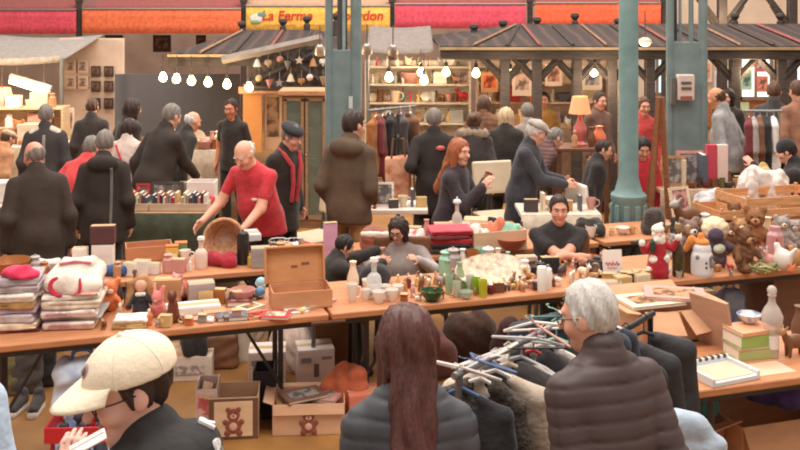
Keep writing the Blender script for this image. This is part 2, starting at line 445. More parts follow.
    if hat=='flat':
        S=Sd(.009); S.ell(Hd(0,-.008,.07),np.array((.096,.118,.058))*q,RH@Rx(-.12),k=.02); S.half(Hd(0,0,.04),RH@np.array((0,.0,-1)),k=.006); S.ell(Hd(0,.105,.048),np.array((.07,.055,.012))*q,RH@Rx(-.25),k=.02); S.go('flat_cap',hatc,root)
    if hat=='hood':
        S=Sd(.011); S.ell(Hd(0,-.02,.012),np.array((.108,.125,.13))*q,RH); S.ell(Hd(0,.11,-.02),np.array((.075,.09,.1))*q,RH,k=.02,op=-1); S.cap(Hd(0,-.04,-.08),U(0,-.03,.82),.085*q,.09*q,k=.04); S.go('hood',hatc,root)
    root_top[0]=topo
    return root, Hd, RH, U, R, q, wr
# ---------- camera, light
cam=bpy.data.cameras.new('camera'); co=bpy.data.objects.new('camera',cam); COL.objects.link(co)
co.location=(0,0,H); co.rotation_euler=(PI/2,0,0); cam.sensor_width=36; cam.lens=45; cam.shift_y=-225/800; cam.clip_end=200
sc.camera=co
sc.view_settings.view_transform='Standard'; sc.view_settings.look='None'; sc.view_settings.gamma=1; sc.view_settings.use_curve_mapping=False
sc.view_settings.exposure=0.0
sc.cycles.use_denoising=True; sc.cycles.max_bounces=6; sc.cycles.diffuse_bounces=3; sc.cycles.transmission_bounces=6; sc.cycles.filter_width=2.0
wd=bpy.data.worlds.new('hall_air'); sc.world=wd; wd.use_nodes=True
bg=wd.node_tree.nodes['Background']; bg.inputs[0].default_value=(1.0,.90,.82,1); bg.inputs[1].default_value=.64
def area(n,loc,size,pw,col=(1,.93,.86),rot=(0,0,0)):
    l=bpy.data.lights.new(n,'AREA'); l.shape='RECTANGLE'; l.size=size[0]; l.size_y=size[1]; l.energy=pw; l.color=col
    o=bpy.data.objects.new(n,l); COL.objects.link(o); o.location=loc; o.rotation_euler=rot; return o
area('skylight',(0,3.5,8),(9,4),680); area('skylight',(0,11,8),(14,5),1150); area('skylight',(1,18,8),(16,4),800)
def bulb_fill_light(loc,pw,col=(1,.78,.5),r=.06):
    l=bpy.data.lights.new('bulb_fill_light','POINT'); l.energy=pw; l.color=col; l.shadow_soft_size=r
    o=bpy.data.objects.new('bulb_fill_light',l); COL.objects.link(o); o.location=loc
# ---------- the hall
FLOOR=mat((172,124,66),.5,var=.25,scale=3,rgb2=(140,98,58),bump=.1,bscale=20)
m=Mb(); m.box((0,13,-.05),(34,32,.1)); tag(m.go('floor',FLOOR),kind='structure')
WALL=mat((176,150,132),.8,var=.12,scale=2)
m=Mb(); m.box((0,24.1,2.2),(34,.2,4.4)); tag(m.go('wall_back',WALL),kind='structure')
GREEN=mat((124,140,140),.5,var=.12,scale=6,rgb2=(106,124,124)); GREEN2=mat((122,150,148),.5,var=.14,scale=6,rgb2=(102,130,130))
DARKW=mat((72,62,58),.7,var=.3,scale=5,stretch=(1,10,10)); DARKR=mat((80,56,48),.8,wave=(1.6,'X',2),rgb2=(52,40,36),thr=(.55,.95))  # DARKR: lighter stripes paint light showing between the roof slats
# awnings over the shops
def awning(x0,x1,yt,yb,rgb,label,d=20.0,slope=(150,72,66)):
    X0,X1=PX(x0,d),PX(x1,d); zt=H-yt*d/F; zb=H-yb*d/F; w=X1-X0
    t=thing('awning',label,'awning',((X0+X1)/2,d,zb))
    c=fab(*rgb,b=.1); hgt=zt-zb
    m=Mb(); m.sheet(lambda u,v:((u-.5)*w,.012*math.sin(u*26)*(1-v),v*hgt),40,3); m.go('valence',c,t,solid=.012)
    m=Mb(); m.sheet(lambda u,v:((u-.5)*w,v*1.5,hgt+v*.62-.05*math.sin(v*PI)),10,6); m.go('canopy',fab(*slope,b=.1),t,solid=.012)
    m=Mb(); m.tube([(-w/2,0,hgt),(w/2,0,hgt)],.025); m.go('front_bar',metal(150,140,135),t)
    for s in (-1,1):
        m=Mb(); m.tube([(s*(w/2-.05),.02,hgt),(s*(w/2-.05),1.45,hgt-.1)],.02); m.go('folding_arm',metal(130,125,120),t)
    return t,hgt,w
awning(-70,76,10,34,(220,82,98),'raspberry red shop awning at the end of the awning row')
awning(82,241,9,33.5,(236,118,76),'orange shop awning between the raspberry and yellow awnings')
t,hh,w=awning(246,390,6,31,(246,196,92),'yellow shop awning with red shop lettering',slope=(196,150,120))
RED=pla(206,62,48)
text('lettering','La Ferme',.27,RED,t,(-.62,-.025,hh*.60),(PI/2,0,0),bold=.006,shear=.15)
text('lettering','Gourdon',.27,RED,t,(.80,-.025,hh*.60),(PI/2,0,0),bold=.006,shear=.15)
m=Mb(); m.box((-.75,-.02,hh*.24),(.62,.006,.02)).box((.0,-.02,hh*.24),(.5,.006,.02)).box((.75,-.02,hh*.24),(.7,.006,.02)); m.go('small_print_line',pla(214,150,70),t)
m=Mb(); m.sph((-1.22,-.02,hh*.52),(.14,.008,.085)); m.m(1).sph((-1.12,-.024,hh*.66),(.09,.008,.05)); m.m(2).sph((-1.25,-.026,hh*.36),(.1,.008,.04)); m.go('emblem',[pla(226,226,222),pla(110,150,140),pla(130,160,110)],t)
awning(395,526,4,28.5,(222,84,104),'pink red shop awning between yellow and right-hand orange awnings')
awning(535,661,3,27,(240,108,72),'short orange shop awning beside the timber braced wall')
# posts that carry the awnings
m=Mb()
def fpost(px,d,z1,w,name,label,mt=DARKW):
    m=Mb(); m.box((0,0,z1/2),(w,w,z1)); m.box((0,0,.06),(w*1.5,w*1.5,.12)); m.box((0,0,z1-.05),(w*1.3,w*1.3,.1))
    o=m.go(name,mt,loc=(PX(px,d),d,0),bevel=.008); return tag(o,kind='structure')
for i,px in enumerate((79,243.5,392,530,664)): fpost(px,20.15,2.7,.1,'trim_%d'%(i+1),'')
# timber braces on the wall at the far side
TR=6
def beam(name,a,b,w=.1,mt=DARKW):
    a=np.array(a);b=np.array(b); m=Mb(); m.tube([a,b],w*.7,4); return tag(m.go(name,mt,smooth=False),kind='structure')
TR=10
for px in (722,792):
    fpost(px,19,3.4,.16,'trim_%d'%TR,''); TR+=1
    for s in (-1,1):
        if px==792 and s==1: continue
        beam('trim_%d'%TR,(PX(px,19),19,2.1),(PX(px,19)+s*.5,19,2.75),.09); TR+=1
        beam('trim_%d'%TR,(PX(px,19),19,1.9),(PX(px,19)+s*.4,19,2.55),.05); TR+=1
m=Mb(); m.box((7.4,20.6,1.9),(6.0,.12,3.0)); tag(m.go('wall_right',mat((222,196,172),.8,var=.1,scale=2)),kind='structure')
m=Mb(); m.box((7.4,20.5,.35),(6.0,.1,.6)); tag(m.go('baseboard_right',wood(176,112,72)),kind='structure')
# windows in the far wall
def window(n,x0,x1,y0,y1,d,e=2.0,col=(232,240,236)):
    X0,X1=PX(x0,d),PX(x1,d); z1=H-y0*d/F; z0=H-y1*d/F
    t=thing('window_%d'%n,None,None,((X0+X1)/2,d,z0)); tag(t,kind='structure'); w=X1-X0; h=z1-z0
    m=Mb(); m.box((0,.03,h/2),(w,.02,h)); m.go('pane',mat(col,.3,emit=e,var=.06,scale=2),t)
    m=Mb(); f=.07
    m.box((0,0,h-f/2),(w,.08,f)).box((0,0,f/2),(w,.08,f)).box((-w/2+f/2,0,h/2),(f,.08,h)).box((w/2-f/2,0,h/2),(f,.08,h)).box((0,0,h/2),(.05,.06,h))
    m.go('frame',wood(150,120,100),t)
window(1,738,773,48,100,20.4); window(2,776,812,46,100,20.4); window(3,646,668,48,96,20.4,1.0,(206,232,240))
def poster(x0,x1,y0,y1,d,rgb,label,inner=None,name='poster',cat='poster',grp=None):
    X0,X1=PX(x0,d),PX(x1,d); z1=H-y0*d/F; z0=H-y1*d/F; w=X1-X0; h=z1-z0
    t=thing(name,label,cat,((X0+X1)/2,d,z0),0,grp)
    m=Mb(); m.box((0,0,h/2),(w,.02,h)); m.go('sheet' if name=='poster' else 'frame',pla(*rgb,r=.7),t,bevel=.004)
    if inner: m=Mb(); m.box((0,-.012,h*.52),(w*.68,.012,h*.62)); m.go('picture',multi(inner,tuple(int(c*.55) for c in inner),7),t)
    return t
poster(755,766,56,72,20.25,(216,120,120),'red and white poster stuck high on bright window',(226,190,180))
poster(757,768,76,92,20.25,(222,128,112),'coral poster stuck low on bright window',(236,160,140))
poster(741,752,70,90,20.25,(190,216,196),'pale green poster stuck on bright window',(150,190,166))
poster(780,796,60,86,20.25,(196,220,206),'pale mint poster on the farthest bright window',(170,200,190))
poster(714,728,71,98,20.535,(240,240,244),'white notice sheet with blue grey print beside the pillar',(150,160,180))
poster(739,749,102,111,20.42,(206,226,176),'small pale green sheet below the bright windows')
# dark frames under the left awnings
for i,(x,lab) in enumerate(((105,'dark square picture panel under raspberry and orange awning gap'),(153,'dark square picture panel under middle of orange awning'),(196,'narrow dark picture panel near end of orange awning'))):
    poster(x,x+(18,18,10)[i],35,52,21.7,(74,58,54),lab,(120,92,80),'picture_panel','picture')
# poster wall with photographs
m=Mb(); m.box((PX(92,16.3),16.3,1.0),(1.05,.08,2.05)); tag(m.go('partition_panel',mat((218,190,168),.8,var=.1,scale=3),bevel=.01),'pale pinkish partition panel hung with small dark photographs','partition')
k=0
for j,y in enumerate((66,81,98)):
    for i,x in enumerate((91,104)):
        poster(x,x+9.5,y,y+11,16.2,(70,54,46),'%s dark photograph in %s row on the pale panel'%(('first','second')[i],('top','middle','bottom')[j]),(128,96,76),'photograph','photograph')
for i,(x,y) in enumerate(((66,60),(78,60),(66,76),(78,76))):
    poster(x,x+10,y,y+13,16.2,(206,178,160),'pale faded print at %s of the pinkish panel'%('upper edge','upper middle','lower edge','lower middle')[i],(190,160,146),'print','print')
poster(115,240,74,136,15.5,(92,90,94),'wide dark slate blue display board behind the crowd',None,'display_board','board')
# ---------- timber market stalls
def stall(name,label,xe0,xe1,xr0,xr1,ye,yr,de,dr,posts,fin,zr=None,rmat=DARKR):
    ze=H-ye*de/F; zr=H-yr*dr/F; db=2*dr-de
    t=thing('market_stall',label,'market stall',(0,0,0))
    e0,e1,r0,r1=PX(xe0,de),PX(xe1,de),PX(xr0,dr),PX(xr1,dr)
    m=Mb()
    P=[(e0,de,ze),(e1,de,ze),(e1,db,ze),(e0,db,ze),(r0,dr,zr),(r1,dr,zr)]
    up=[(x,y,z+.05) for x,y,z in P]
    m.add(P+up,[(6,7,11,10),(7,8,11),(8,9,10,11),(9,6,10),(1,0,4,5),(2,1,5),(3,2,5,4),(0,3,4),(0,1,7,6),(1,2,8,7),(2,3,9,8),(3,0,6,9)])
    m.go('roof',rmat,t,smooth=False)
    sl=math.atan2(zr-ze,dr-de); n=int((e1-e0)/.42)
    for i in range(1,n):
        x=e0+(e1-e0)*i/n; xt=min(max(x,r0),r1); x2=x+(xt-x)*.9
        m=Mb(); m.tube([(x,de-.02,ze+.07),(x2,de+(dr-de)*.9,ze+(zr-ze)*.9+.07)],.022,4); m.go('batten',mat((150,112,84),.7,var=.2) if i%4==1 else (mat((150,84,76),.7) if i%4==3 else DARKW),t)  # the yellowish and pink battens paint light coming through the roof
    m=Mb(); m.box(((e0+e1)/2,de+.06,ze-.06),(e1-e0,.09,.13)); m.go('eave_beam',DARKW,t,bevel=.01)
    m=Mb(); m.box(((e0+e1)/2,de-.03,ze+.02),(e1-e0,.03,.035)); m.go('gutter_strip',mat((172,146,110),.6),t)
    prev=None
    for px in posts:
        x=PX(px,de+.1); y=de+.12
        m=Mb(); m.box((x,y,(ze-.06)/2),(.125,.125,ze-.06)).box((x,y,.08),(.18,.18,.16)); m.go('post',DARKW,t,bevel=.012)
        for s in (-1,1):
            m=Mb(); m.tube([(x,y,ze-.42),(x+s*.3,y,ze-.1)],.05,4); m.go('brace',DARKW,t,smooth=False)
    for px,py in fin:
        x=PX(px,dr); zf=H-py*dr/F
        m=Mb(); m.lathe([(.05,zr-.05),(.05,zf-.13),(.03,zf-.11),(.07,zf-.05),(.06,zf-.01),(.02,zf)],(x,dr,0),10); m.go('finial',DARKW,t)
    return t,ze,zr
stall('s','dark timber market stall with cross braces and ridge finials behind round column',440,840,520,830,50,27,13,15,(505,537,577,612,650,735,781),
      ((474,24),(503,20),(537,17),(575,13),(618,18),(735,13),(780,13)))
t,ze,zr=stall('s','dark timber market stall with bulbs along its eaves',168,333,246,318,57,33,13.3,15.2,(331,),((242,21),(283,18.5),(307,16),(336,13)))
# gable dressing: dark trellis with trinkets
m=Mb(); x0,x1=PX(250,13.1),PX(330,13.1); z0=H-88*13.1/F; z1=H-46*13.1/F
m.ext([(x0,z0),(x1,z0),(x1,z1),(x0+.3,z1),(x0,z0+.3)],13.14,13.18); o=m.go('trellis_panel',multi((84,72,64),(52,46,42),14),t)
for a,b in (((x0,z0+.05),(x1,z1)),((x0+.3,z1),(x1,z0)),((x0,z0),(x1,z0))):
    m=Mb(); m.tube([(a[0],13.08,a[1]),(b[0],13.08,b[1])],.035,4); m.go('trellis_bar',DARKW,t,smooth=False)
m=Mb(); m.tube([(PX(222,13.0),13.0,H-60*13/F),(PX(322,13),13.0,H-38*13/F)],.055,4); m.go('barge_board',mat((140,128,118),.7),t,smooth=False)
rg=random.Random(3)
tk=[('white',(206,198,188)),('straw',(168,142,108)),('rose',(170,116,108)),('grey',(132,126,122)),('cream',(196,176,150)),('amber',(160,112,70))]
tshape=['bell','heart','ball','cone','star']
for i in range(14):
    x=x0+.12+(x1-x0-.2)*(i%7)/6.2+rg.uniform(-.03,.03); z=z1-.16-.24*(i//7)-rg.uniform(0,.1); cn,c=tk[i%6]; sh=tshape[i%5]
    t2=thing('hanging_trinket','%s %s shaped trinket hung on the dark trellis under stall roof'%(cn,sh),'trinket',(x,13.02,z),0,'trinkets on the trellis')
    m=Mb(); r=.045
    if sh=='bell': m.lathe([(.055,-.05),(.045,-.03),(.03,.02),(.01,.05)])
    elif sh=='heart': m.sph((-.02,0,.01),(.03,.015,.035)); m.sph((.02,0,.01),(.03,.015,.035)); m.lathe([(.001,-.06),(.035,-.005),(.01,.01)],n=8)
    elif sh=='ball': m.sph((0,0,0),.045)
    elif sh=='cone': m.lathe([(.05,.05),(.002,-.07)])
    else:
        m.ext([((.06 if q%2==0 else .026)*math.sin(q*PI/5),(.06 if q%2==0 else .026)*math.cos(q*PI/5)) for q in range(10)],-.01,.01)
    m.go('ornament',pla(*c),t2); m=Mb(); m.tube([(0,0,.04),(0,.02,.15)],.003,5); m.go('string',pla(150,140,130),t2)
# bulbs
WARM=mat((255,222,160),.3,emit=16,var=.01)
def bulb(px,py,d,ztop,label):
    p=PD(px,py,d); t=thing('light_bulb',label,'light bulb',p,0,'bare bulbs on hanging cords')
    m=Mb(); m.lathe([(.012,.075),(.03,.045),(.052,0),(.05,-.03),(.03,-.055),(.002,-.063)],n=16); m.go('bulb',WARM,t)
    m=Mb(); m.lathe([(.026,.065),(.026,.12),(.012,.14)],n=12); m.go('socket',pla(60,50,46),t)
    m=Mb(); m.tube([(0,0,.13),(0,0,max(.16,ztop-p.z))],.006,6); m.go('cord',pla(60,50,46),t)
nth=['first','second','third','fourth','fifth','sixth']
for i,(px,py) in enumerate(((163,77),(176.5,78.5),(191.5,80.5),(208,82),(227,84),(249,87))):
    bulb(px,py,13.0,1.93,'glowing bare bulb, %s of six under the stall eaves from slate board'%nth[i])
for i,(px,py,d,lab) in enumerate(((389,77,13,'glowing bulb just past the square pillar over bric-a-brac'),(421,72,14,'glowing bulb high over the white shelf clutter'),(424,80,13.2,'lower glowing bulb over the white shelf clutter'),(446,72,13.4,'glowing bulb at the corner of the cross-braced stall'),(476,73,13.4,'glowing bulb beside the outermost post of cross-braced stall'),(510,74,13.4,'glowing bulb between the second and third stall posts'),(594,72,13.4,'bright glowing bulb close to the round green column'))):
    bulb(px,py,d,1.95,lab)
for p,w in (((-2.9,12.6,1.55),26),((-2.2,12.6,1.5),20),((.4,13,1.6),22),((1.4,12.6,1.6),16),((2.6,12.8,1.6),20),((-5.6,13.4,1.75),85),((.9,15.6,1.75),22),((2.2,15.6,1.75),22),((3.6,15.6,1.75),22),((6,18.5,2.3),40),((.2,14.2,1.8),18),((4.6,13,1.7),14)): bulb_fill_light(p,w)  # glow near the bulbs, plus added points without a bulb brightening stalls and far wall
# ceiling lamp by the column
p=PD(645,43,12.5); t=thing('pendant_lamp','small glowing dome lamp hanging beside the round green column','lamp',p)
m=Mb(); m.lathe([(.09,0),(.075,.045),(.03,.07)],n=18); m.go('lamp_shade',pla(220,200,170),t); m=Mb(); m.sph((0,0,-.005),(.06,.06,.035)); m.go('bulb',WARM,t); m=Mb(); m.tube([(0,0,.06),(0,0,.4)],.008); m.go('cord',pla(90,80,76),t)
for i,(px,py) in enumerate(((320,50),(367,49),(393,50))):
    p=PD(px,py,12.2); t=thing('spot_lamp','small warm spot lamp %s'%('in front of the dark trellis','just behind the square pillar','under the grey roof end past the square pillar')[i],'lamp',p)
    m=Mb(); m.lathe([(.07,-.05),(.06,.03),(.03,.07)],n=14,R=Rx(.6)); m.go('lamp_shade',metal(190,180,170),t); m=Mb(); m.sph((0,.02,-.035),(.055,.055,.03)); m.go('bulb',WARM,t); m=Mb(); m.tube([(0,-.03,.06),(0,0,.3)],.008); m.go('stem',pla(90,84,80),t)
p=PD(29,87,14.6); t=thing('tube_light','tilted bright fluorescent tube light above the far shop shelves','light',p)
m=Mb(); m.tube([(-.27,0,.10),(.27,0,-.07)],.05,12); m.go('tube',mat((255,238,205),.3,emit=7,var=.01),t); m=Mb(); m.tube([(-.3,.06,.15),(.3,.06,-.03)],.05,4); m.go('housing',pla(226,216,200),t)
for s_ in (-.2,.2): m=Mb(); m.tube([(s_,.06,.1-s_*.3),(s_,.06,.36)],.006,5); m.go('hanging_wire',pla(120,110,100),t)
# grey canvas roof at the far left
X0,X1=PX(-60,14.5),PX(62,14.5)
t=thing('canvas_canopy','grey canvas canopy sagging over the lit shop corner','canopy',((X0+X1)/2,14.5,H-62*14.5/F)); w=X1-X0
m=Mb(); m.sheet(lambda u,v:((u-.5)*w,v*2,.02+v*.3-.05*math.sin(u*PI)),12,6); m.go('canvas',fab(150,140,132,b=.1),t,solid=.015)
m=Mb(); m.sheet(lambda u,v:((u-.5)*w,0,-.0+.1*v-.05*math.sin(u*PI)),12,2); m.go('valence',fab(164,152,142,b=.1),t,solid=.012)
m=Mb(); m.tube([(w/2,0,-1.75),(w/2,0,.05)],.03); m.go('pole',metal(150,150,150),t)
# grey canvas end beside the square pillar
t=thing('canvas_canopy','brownish grey canvas roof between square pillar and cross-braced stall','canopy',(PX(400,14),14,H-52*14/F))
m=Mb(); m.sheet(lambda u,v:((u-.5)*.95,v*1.6,v*.32-.03*math.sin(u*PI)),10,5); m.go('canvas',fab(128,116,108,b=.1),t,solid=.015)
m=Mb(); m.tube([(-.45,0,-1.92),(-.45,0,0)],.025); m.go('pole',metal(140,140,140),t)
# ---------- iron columns
def column(name): o=bpy.data.objects.new(name,None); COL.objects.link(o); return tag(o,kind='structure')
c=column('pillar_round'); c.location=(PX(628.5,9),9,0)
m=Mb(); m.lathe([(.17,0),(.17,.1),(.15,.12),(.148,.84),(.16,.86),(.16,.9),(.125,.93),(.11,.98),(.10,1.02),(.088,1.06),(.084,4.6)],n=24); m.go('shaft',GREEN2,c)
m=Mb()
for i in range(10): a=2*PI*i/10; m.box((.15*math.cos(a),.15*math.sin(a),.48),(.03,.05,.68),Rz(a))
m.go('flute',GREEN2,c,bevel=.006)
c=column('pillar_square'); c.location=(0,0,0); d=10
def cyl(px,w,y0,y1,nm='pipe',mt=GREEN,dd=0):
    z1=H-y0*d/F if y0>0 else 4.6; z0=max(0,H-y1*d/F); m=Mb(); m.tube([(PX(px,d),d+dd,z0),(PX(px,d),d+dd,z1)],w*d/F/2,16); m.go(nm,mt,c)
cyl(329,8,0,400); cyl(356,11,0,400); cyl(344,3.5,0,60,'rod',mat((150,168,168),.4))
m=Mb(); m.box((PX(342,d),d+.02,(H-50*d/F)/2),(24*d/F,.08,H-50*d/F)); m.go('plate',GREEN,c,bevel=.006)
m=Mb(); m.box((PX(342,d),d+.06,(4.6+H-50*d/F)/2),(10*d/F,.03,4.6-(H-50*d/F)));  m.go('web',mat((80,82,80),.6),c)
m=Mb(); m.box((PX(351,d),d-.05,H-102*d/F),(.04,.02,.12)); m.go('label_plate',pla(200,205,205),c)
m=Mb(); m.box((PX(342,d),d,.15),(.5,.34,.3)); m.go('foot',GREEN,c,bevel=.02)
c=column('pillar_double'); d=11
cyl(670,8,0,400); cyl(703,9,0,400); cyl(691,5,0,50); cyl(680,3,0,50,'rod')
m=Mb(); m.box((PX(686,d),d+.02,(H-42*d/F)/2),(30*d/F,.1,H-42*d/F)); m.go('plate',GREEN,c,bevel=.006)
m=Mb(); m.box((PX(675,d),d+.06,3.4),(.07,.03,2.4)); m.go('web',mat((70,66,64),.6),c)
t=thing('electric_box','pinkish white electric switch box on the double green pillar','electric box',(PX(685,10.9),10.9,H-100*10.9/F))
m=Mb(); m.box((0,0,.14),(.185,.1,.28)); m.go('casing',pla(216,196,184),t,bevel=.012)
for z in (.19,.13): m=Mb(); m.box((0,-.054,z),(.11,.012,.03)); m.go('switch_row',pla(96,88,84),t)
m=Mb(); m.box((0,-.05,.03),(.13,.02,.04)); m.go('socket_plate',pla(150,90,80),t,bevel=.005)
m=Mb(); m.box((-.13,.0,.1),(.05,.07,.3)); m.go('side_box',mat((100,96,90),.6),t,bevel=.006)
# cabinet and boards
t=thing('display_cabinet','tall wooden display cabinet with greenish glass doors behind the beret man','cabinet',(PX(306,11.8),11.8,0)); cw=.5; ch=1.6
m=Mb(); m.box((0,.16,ch/2),(cw,.02,ch)).box((-cw/2,0,ch/2),(.03,.34,ch)).box((cw/2,0,ch/2),(.03,.34,ch)).box((0,0,.05),(cw,.34,.1)); m.go('carcass',wood(150,108,76),t)
m=Mb(); m.box((0,-.02,ch-.03),(cw+.1,.42,.07)); m.go('cornice',wood(206,146,104),t,bevel=.015)
for z in (.45,.8,1.15): m=Mb(); m.box((0,0,z),(cw-.03,.3,.015)); m.go('shelf',wood(140,104,74),t)
for s in (-1,1):
    m=Mb(); x=s*cw/4; w2=cw/2-.01
    m.box((x,-.175,.12),(w2,.025,.05)).box((x,-.175,ch-.1),(w2,.025,.05)).box((x-w2/2+.02,-.175,ch/2),(.035,.025,ch-.2)).box((x+w2/2-.02,-.175,ch/2),(.035,.025,ch-.2)); dr=m.go('door',wood(170,130,96),t)
    m=Mb(); m.box((x,-.172,ch/2),(w2-.05,.006,ch-.22)); m.go('glass',mat((150,160,140),.08,alpha=.35),dr)
    m=Mb(); m.sph((s*.02,-.195,.85),.012); m.go('knob',metal(190,170,120),dr)
poster(243,262,84,152,13.6,(206,142,84),'upright orange wooden board behind the dark vest man',None,'wooden_board','board')
poster(264,282,86,150,13.7,(196,160,130),'upright pale timber door frame panel beside orange board',(150,116,90),'wooden_board','board')
m=Mb(); m.box((PX(268,13.4),13.4,H-90*13.4/F),(.78,.06,.09)); tag(m.go('trim_40',wood(200,140,100)),kind='structure')

from mathutils.bvhtree import BVHTree
def cast(U,R,x,z,front=False):
    o=root_top[0]; bv=BVHTree.FromPolygons([v.co for v in o.data.vertices],[list(p.vertices) for p in o.data.polygons])
    sg=1 if front else -1
    p,n,_,_=bv.ray_cast(Vector(U(x,sg*.4,z)),Vector(R@np.array((0,-sg*1.,0)))); return np.array(p),np.array(n)
def strap(root,U,R,pts,r,m_,nm='cross_strap'):
    P=[]
    for x,z in pts:
        try: p,n=cast(U,R,x,z); P.append(p+n*r*.3)
        except Exception: pass
    m=Mb(); m.tube(P,r,8); m.go(nm,m_,root)
BLK=fab(50,43,39); BLK2=fab(58,50,46); NAVY=fab(54,56,64); CHAR=fab(72,66,64); TROU=fab(56,56,66); TAN=fab(168,124,78)
# customers close to the camera
def cap_hat(root,Hd,RH,q):
    o=bpy.data.objects.new('baseball_cap',None); COL.objects.link(o); o.parent=root
    C1=mat((244,228,202),.85,var=.04,scale=14,bump=.15,bscale=60)
    S=Sd(.006); S.ell(Hd(0,-.016,.052),np.array((.098,.121,.096))*q,RH); S.half(Hd(0,0,.048),RH@np.array((0,.12,-1)),k=.004)
    S.go('crown',C1,o)
    m=Mb()
    def f(u,v):
        a=(u-.5)*1.95; r0=.100; x=math.sin(a)*(r0-.006+v*.012); y=math.cos(a)*.108+v*.088*max(0,math.cos(a*1.3)); z=.064-.008*v-.012*(math.sin(a)**2)*v-.016*v*v
        return Hd(x,y-.006,z)
    m.sheet(f,20,7); m.go('brim',C1,o,solid=.006)
    m=Mb()
    for s in range(6):
        a=s*PI/3+PI/2; m.tube([Hd(math.cos(a)*.0985*math.cos(e),-.016+math.sin(a)*.1215*math.cos(e),.052+.0965*math.sin(e)) for e in np.linspace(.02,1.5,9)],.0016,5)
    m.sph(Hd(0,-.016,.149),.009*q,8,6); m.go('seam',mat((252,240,220),.8),o)
    m=Mb(); M=RH@Rx(.6); c=Hd(0,.087,.100)
    m.sph(c,(.017*q,.004,.019*q),14,8,M); m.m(1).sph(c+RH@np.array((0,.004,.002)),(.011*q,.003,.012*q),12,6,M); m.m(2).sph(c+RH@np.array((0,.007,.004)),(.005*q,.0025,.006*q),10,6,M)
    m.go('badge',[pla(176,146,140),pla(116,92,100),pla(150,124,122)],o)
r,Hd,RH,U,R,q,wr=person('young man in a cream baseball cap, glasses and black hoodie looking down',128,2.62,66,h=1.72,py=330,lean=3,head=(15,56,0),style='hoodie',tc=mat((54,52,52),.9,var=.12,scale=12,bump=.3,bscale=26),
   bc=TROU,hair='short',hc='dark',glasses=1,hood=1,hat='cap',w=.95,blk=.017,sdrop=.012,hl=(-.05,.25,1.34),hr=(.14,.42,1.10),vox=.007,cvox=.009,skin=SKIN3,hem=.46)
cap_hat(r,lambda x,y,z: Hd(x,y,z-.012),RH,q)
# white printed letters on the back of the hoodie
from mathutils.bvhtree import BVHTree
for ch,x,z in (('R',.045,.858),('B',.035,.828)):
    p,n=cast(U,R,x,z); up=unit(np.array((0,0,1.))-n*n[2]); xx=np.cross(up,n)
    t=text('printed_letter',ch,.06,pla(236,234,232),r,tuple(np.array(p)+n*.002),(0,0,0),ext=.004,bold=.003)
    t.rotation_euler=Matrix(np.stack((xx,up,n),1).tolist()).to_euler()
p=PD(88,443,2.42); m=Mb(); m.box((0,0,0),(.09,.035,.004)); m.box((0,.01,.003),(.085,.012,.003)); o=m.go('folded_paper',pla(238,232,226,r=.7),loc=p); o.rotation_euler=(.35,-.42,.3); tag(o,'white folded paper held up by the cream capped man','paper')
person('woman with long auburn hair seen from behind in a dark grey puffer jacket',405,3.25,6,py=303,lean=6,head=(8,14,0),style='puffer',tc=mat((72,72,78),.55,var=.1,scale=8),bc=TROU,hair='long',hc='auburn',w=.85,blk=.024,sdrop=.016,vox=.008,cvox=.009,hl=(-.2,.2,.90),hr=(.21,.2,.90),hem=.42,eyes=1)
person('grey haired man in glasses and dark brown puffer jacket seen from behind',588,3.55,26,py=281,lean=10,head=(14,34,0),style='puffer',tc=mat((76,60,60),.5,var=.1,scale=8),bc=TROU,hair='short',hc='grey',glasses=1,w=.98,blk=.022,sdrop=.004,vox=.0075,cvox=.009,hl=(-.235,.16,.86),hr=(.205,.03,.82),hem=.42,skin=SKIN)
person('person in a pale blue shirt cut off by the picture edge',-66,3.1,-10,h=1.80,style='sweater',tc=fab(188,206,226),bc=TROU,hair='short',hc='brown',vox=.01,hl=(-.2,.2,1.0),hr=(.24,.15,.95),collar=0)
# sellers behind the first tables
person('seated man in a black T-shirt with forearms crossed on the table',559,7.38,178,py=195,sit=.44,lean=4,head=(6,0,0),style='tshirt',tc=fab(46,42,42),bc=TROU,hair='short',hc='dark',w=1.16,fat=.6,hl=(.10,.40,.80),hr=(-.10,.36,.83),vox=.009,cvox=.011,collar=0,skin=SKIN2)
person('seated woman with dark brown hair and glasses in a grey sweater looking down',398,7.3,172,py=217,sit=.44,lean=16,head=(30,-12,0),style='sweater',tc=mat((158,142,140),.9,rgb2=(196,188,184),scale=4,thr=(.42,.6)),bc=BLK,hair='bob',hc='dark',glasses=1,w=1.02,hl=(-.16,.34,.80),hr=(.12,.38,.80),vox=.009)
person('dark haired child in a black jacket bent over the china, seen in profile',345,7.1,-75,py=236,sit=.44,lean=16,head=(26,0,0),style='coat',tc=BLK,bc=BLK,hair='fringe',hc='black',hl=(-.12,.40,.82),hr=(.14,.38,.80),vox=.009,hs=1.0)
# browsers between the tables and the stalls
person('bald man in a long dark coat seen from behind beside the green clothed table',34,7.8,28,py=142,lean=14,side=0,head=(14,18,0),style='coat',tc=mat((60,48,41),.9,var=.15,scale=6,bump=.2),bc=TROU,hair='bald',hc='midgrey',w=1.12,hem=.36,skin=mat((222,150,126),.5,var=.05),fat=.5)
r,Hd,RH,U,R,q,wr=person('person with short grey black hair in a black hooded jacket with a cross strap',105,8.5,8,py=130,lean=6,head=(14,0,0),style='hoodie',tc=mat((54,45,40),.9,var=.15,scale=6),bc=BLK,hair='short',hc='midgrey',hood=1,hem=.40,w=1.05)
strap(r,U,R,[(.05,.80-.035*i) for i in range(12)],.012,fab(120,112,104))
person('person in a red sweater bending behind the black hooded jacket',92,9.2,-20,py=136,lean=34,head=(20,0,0),style='sweater',tc=fab(212,62,62),bc=TROU,hair='short',hc='midgrey',w=1.05)
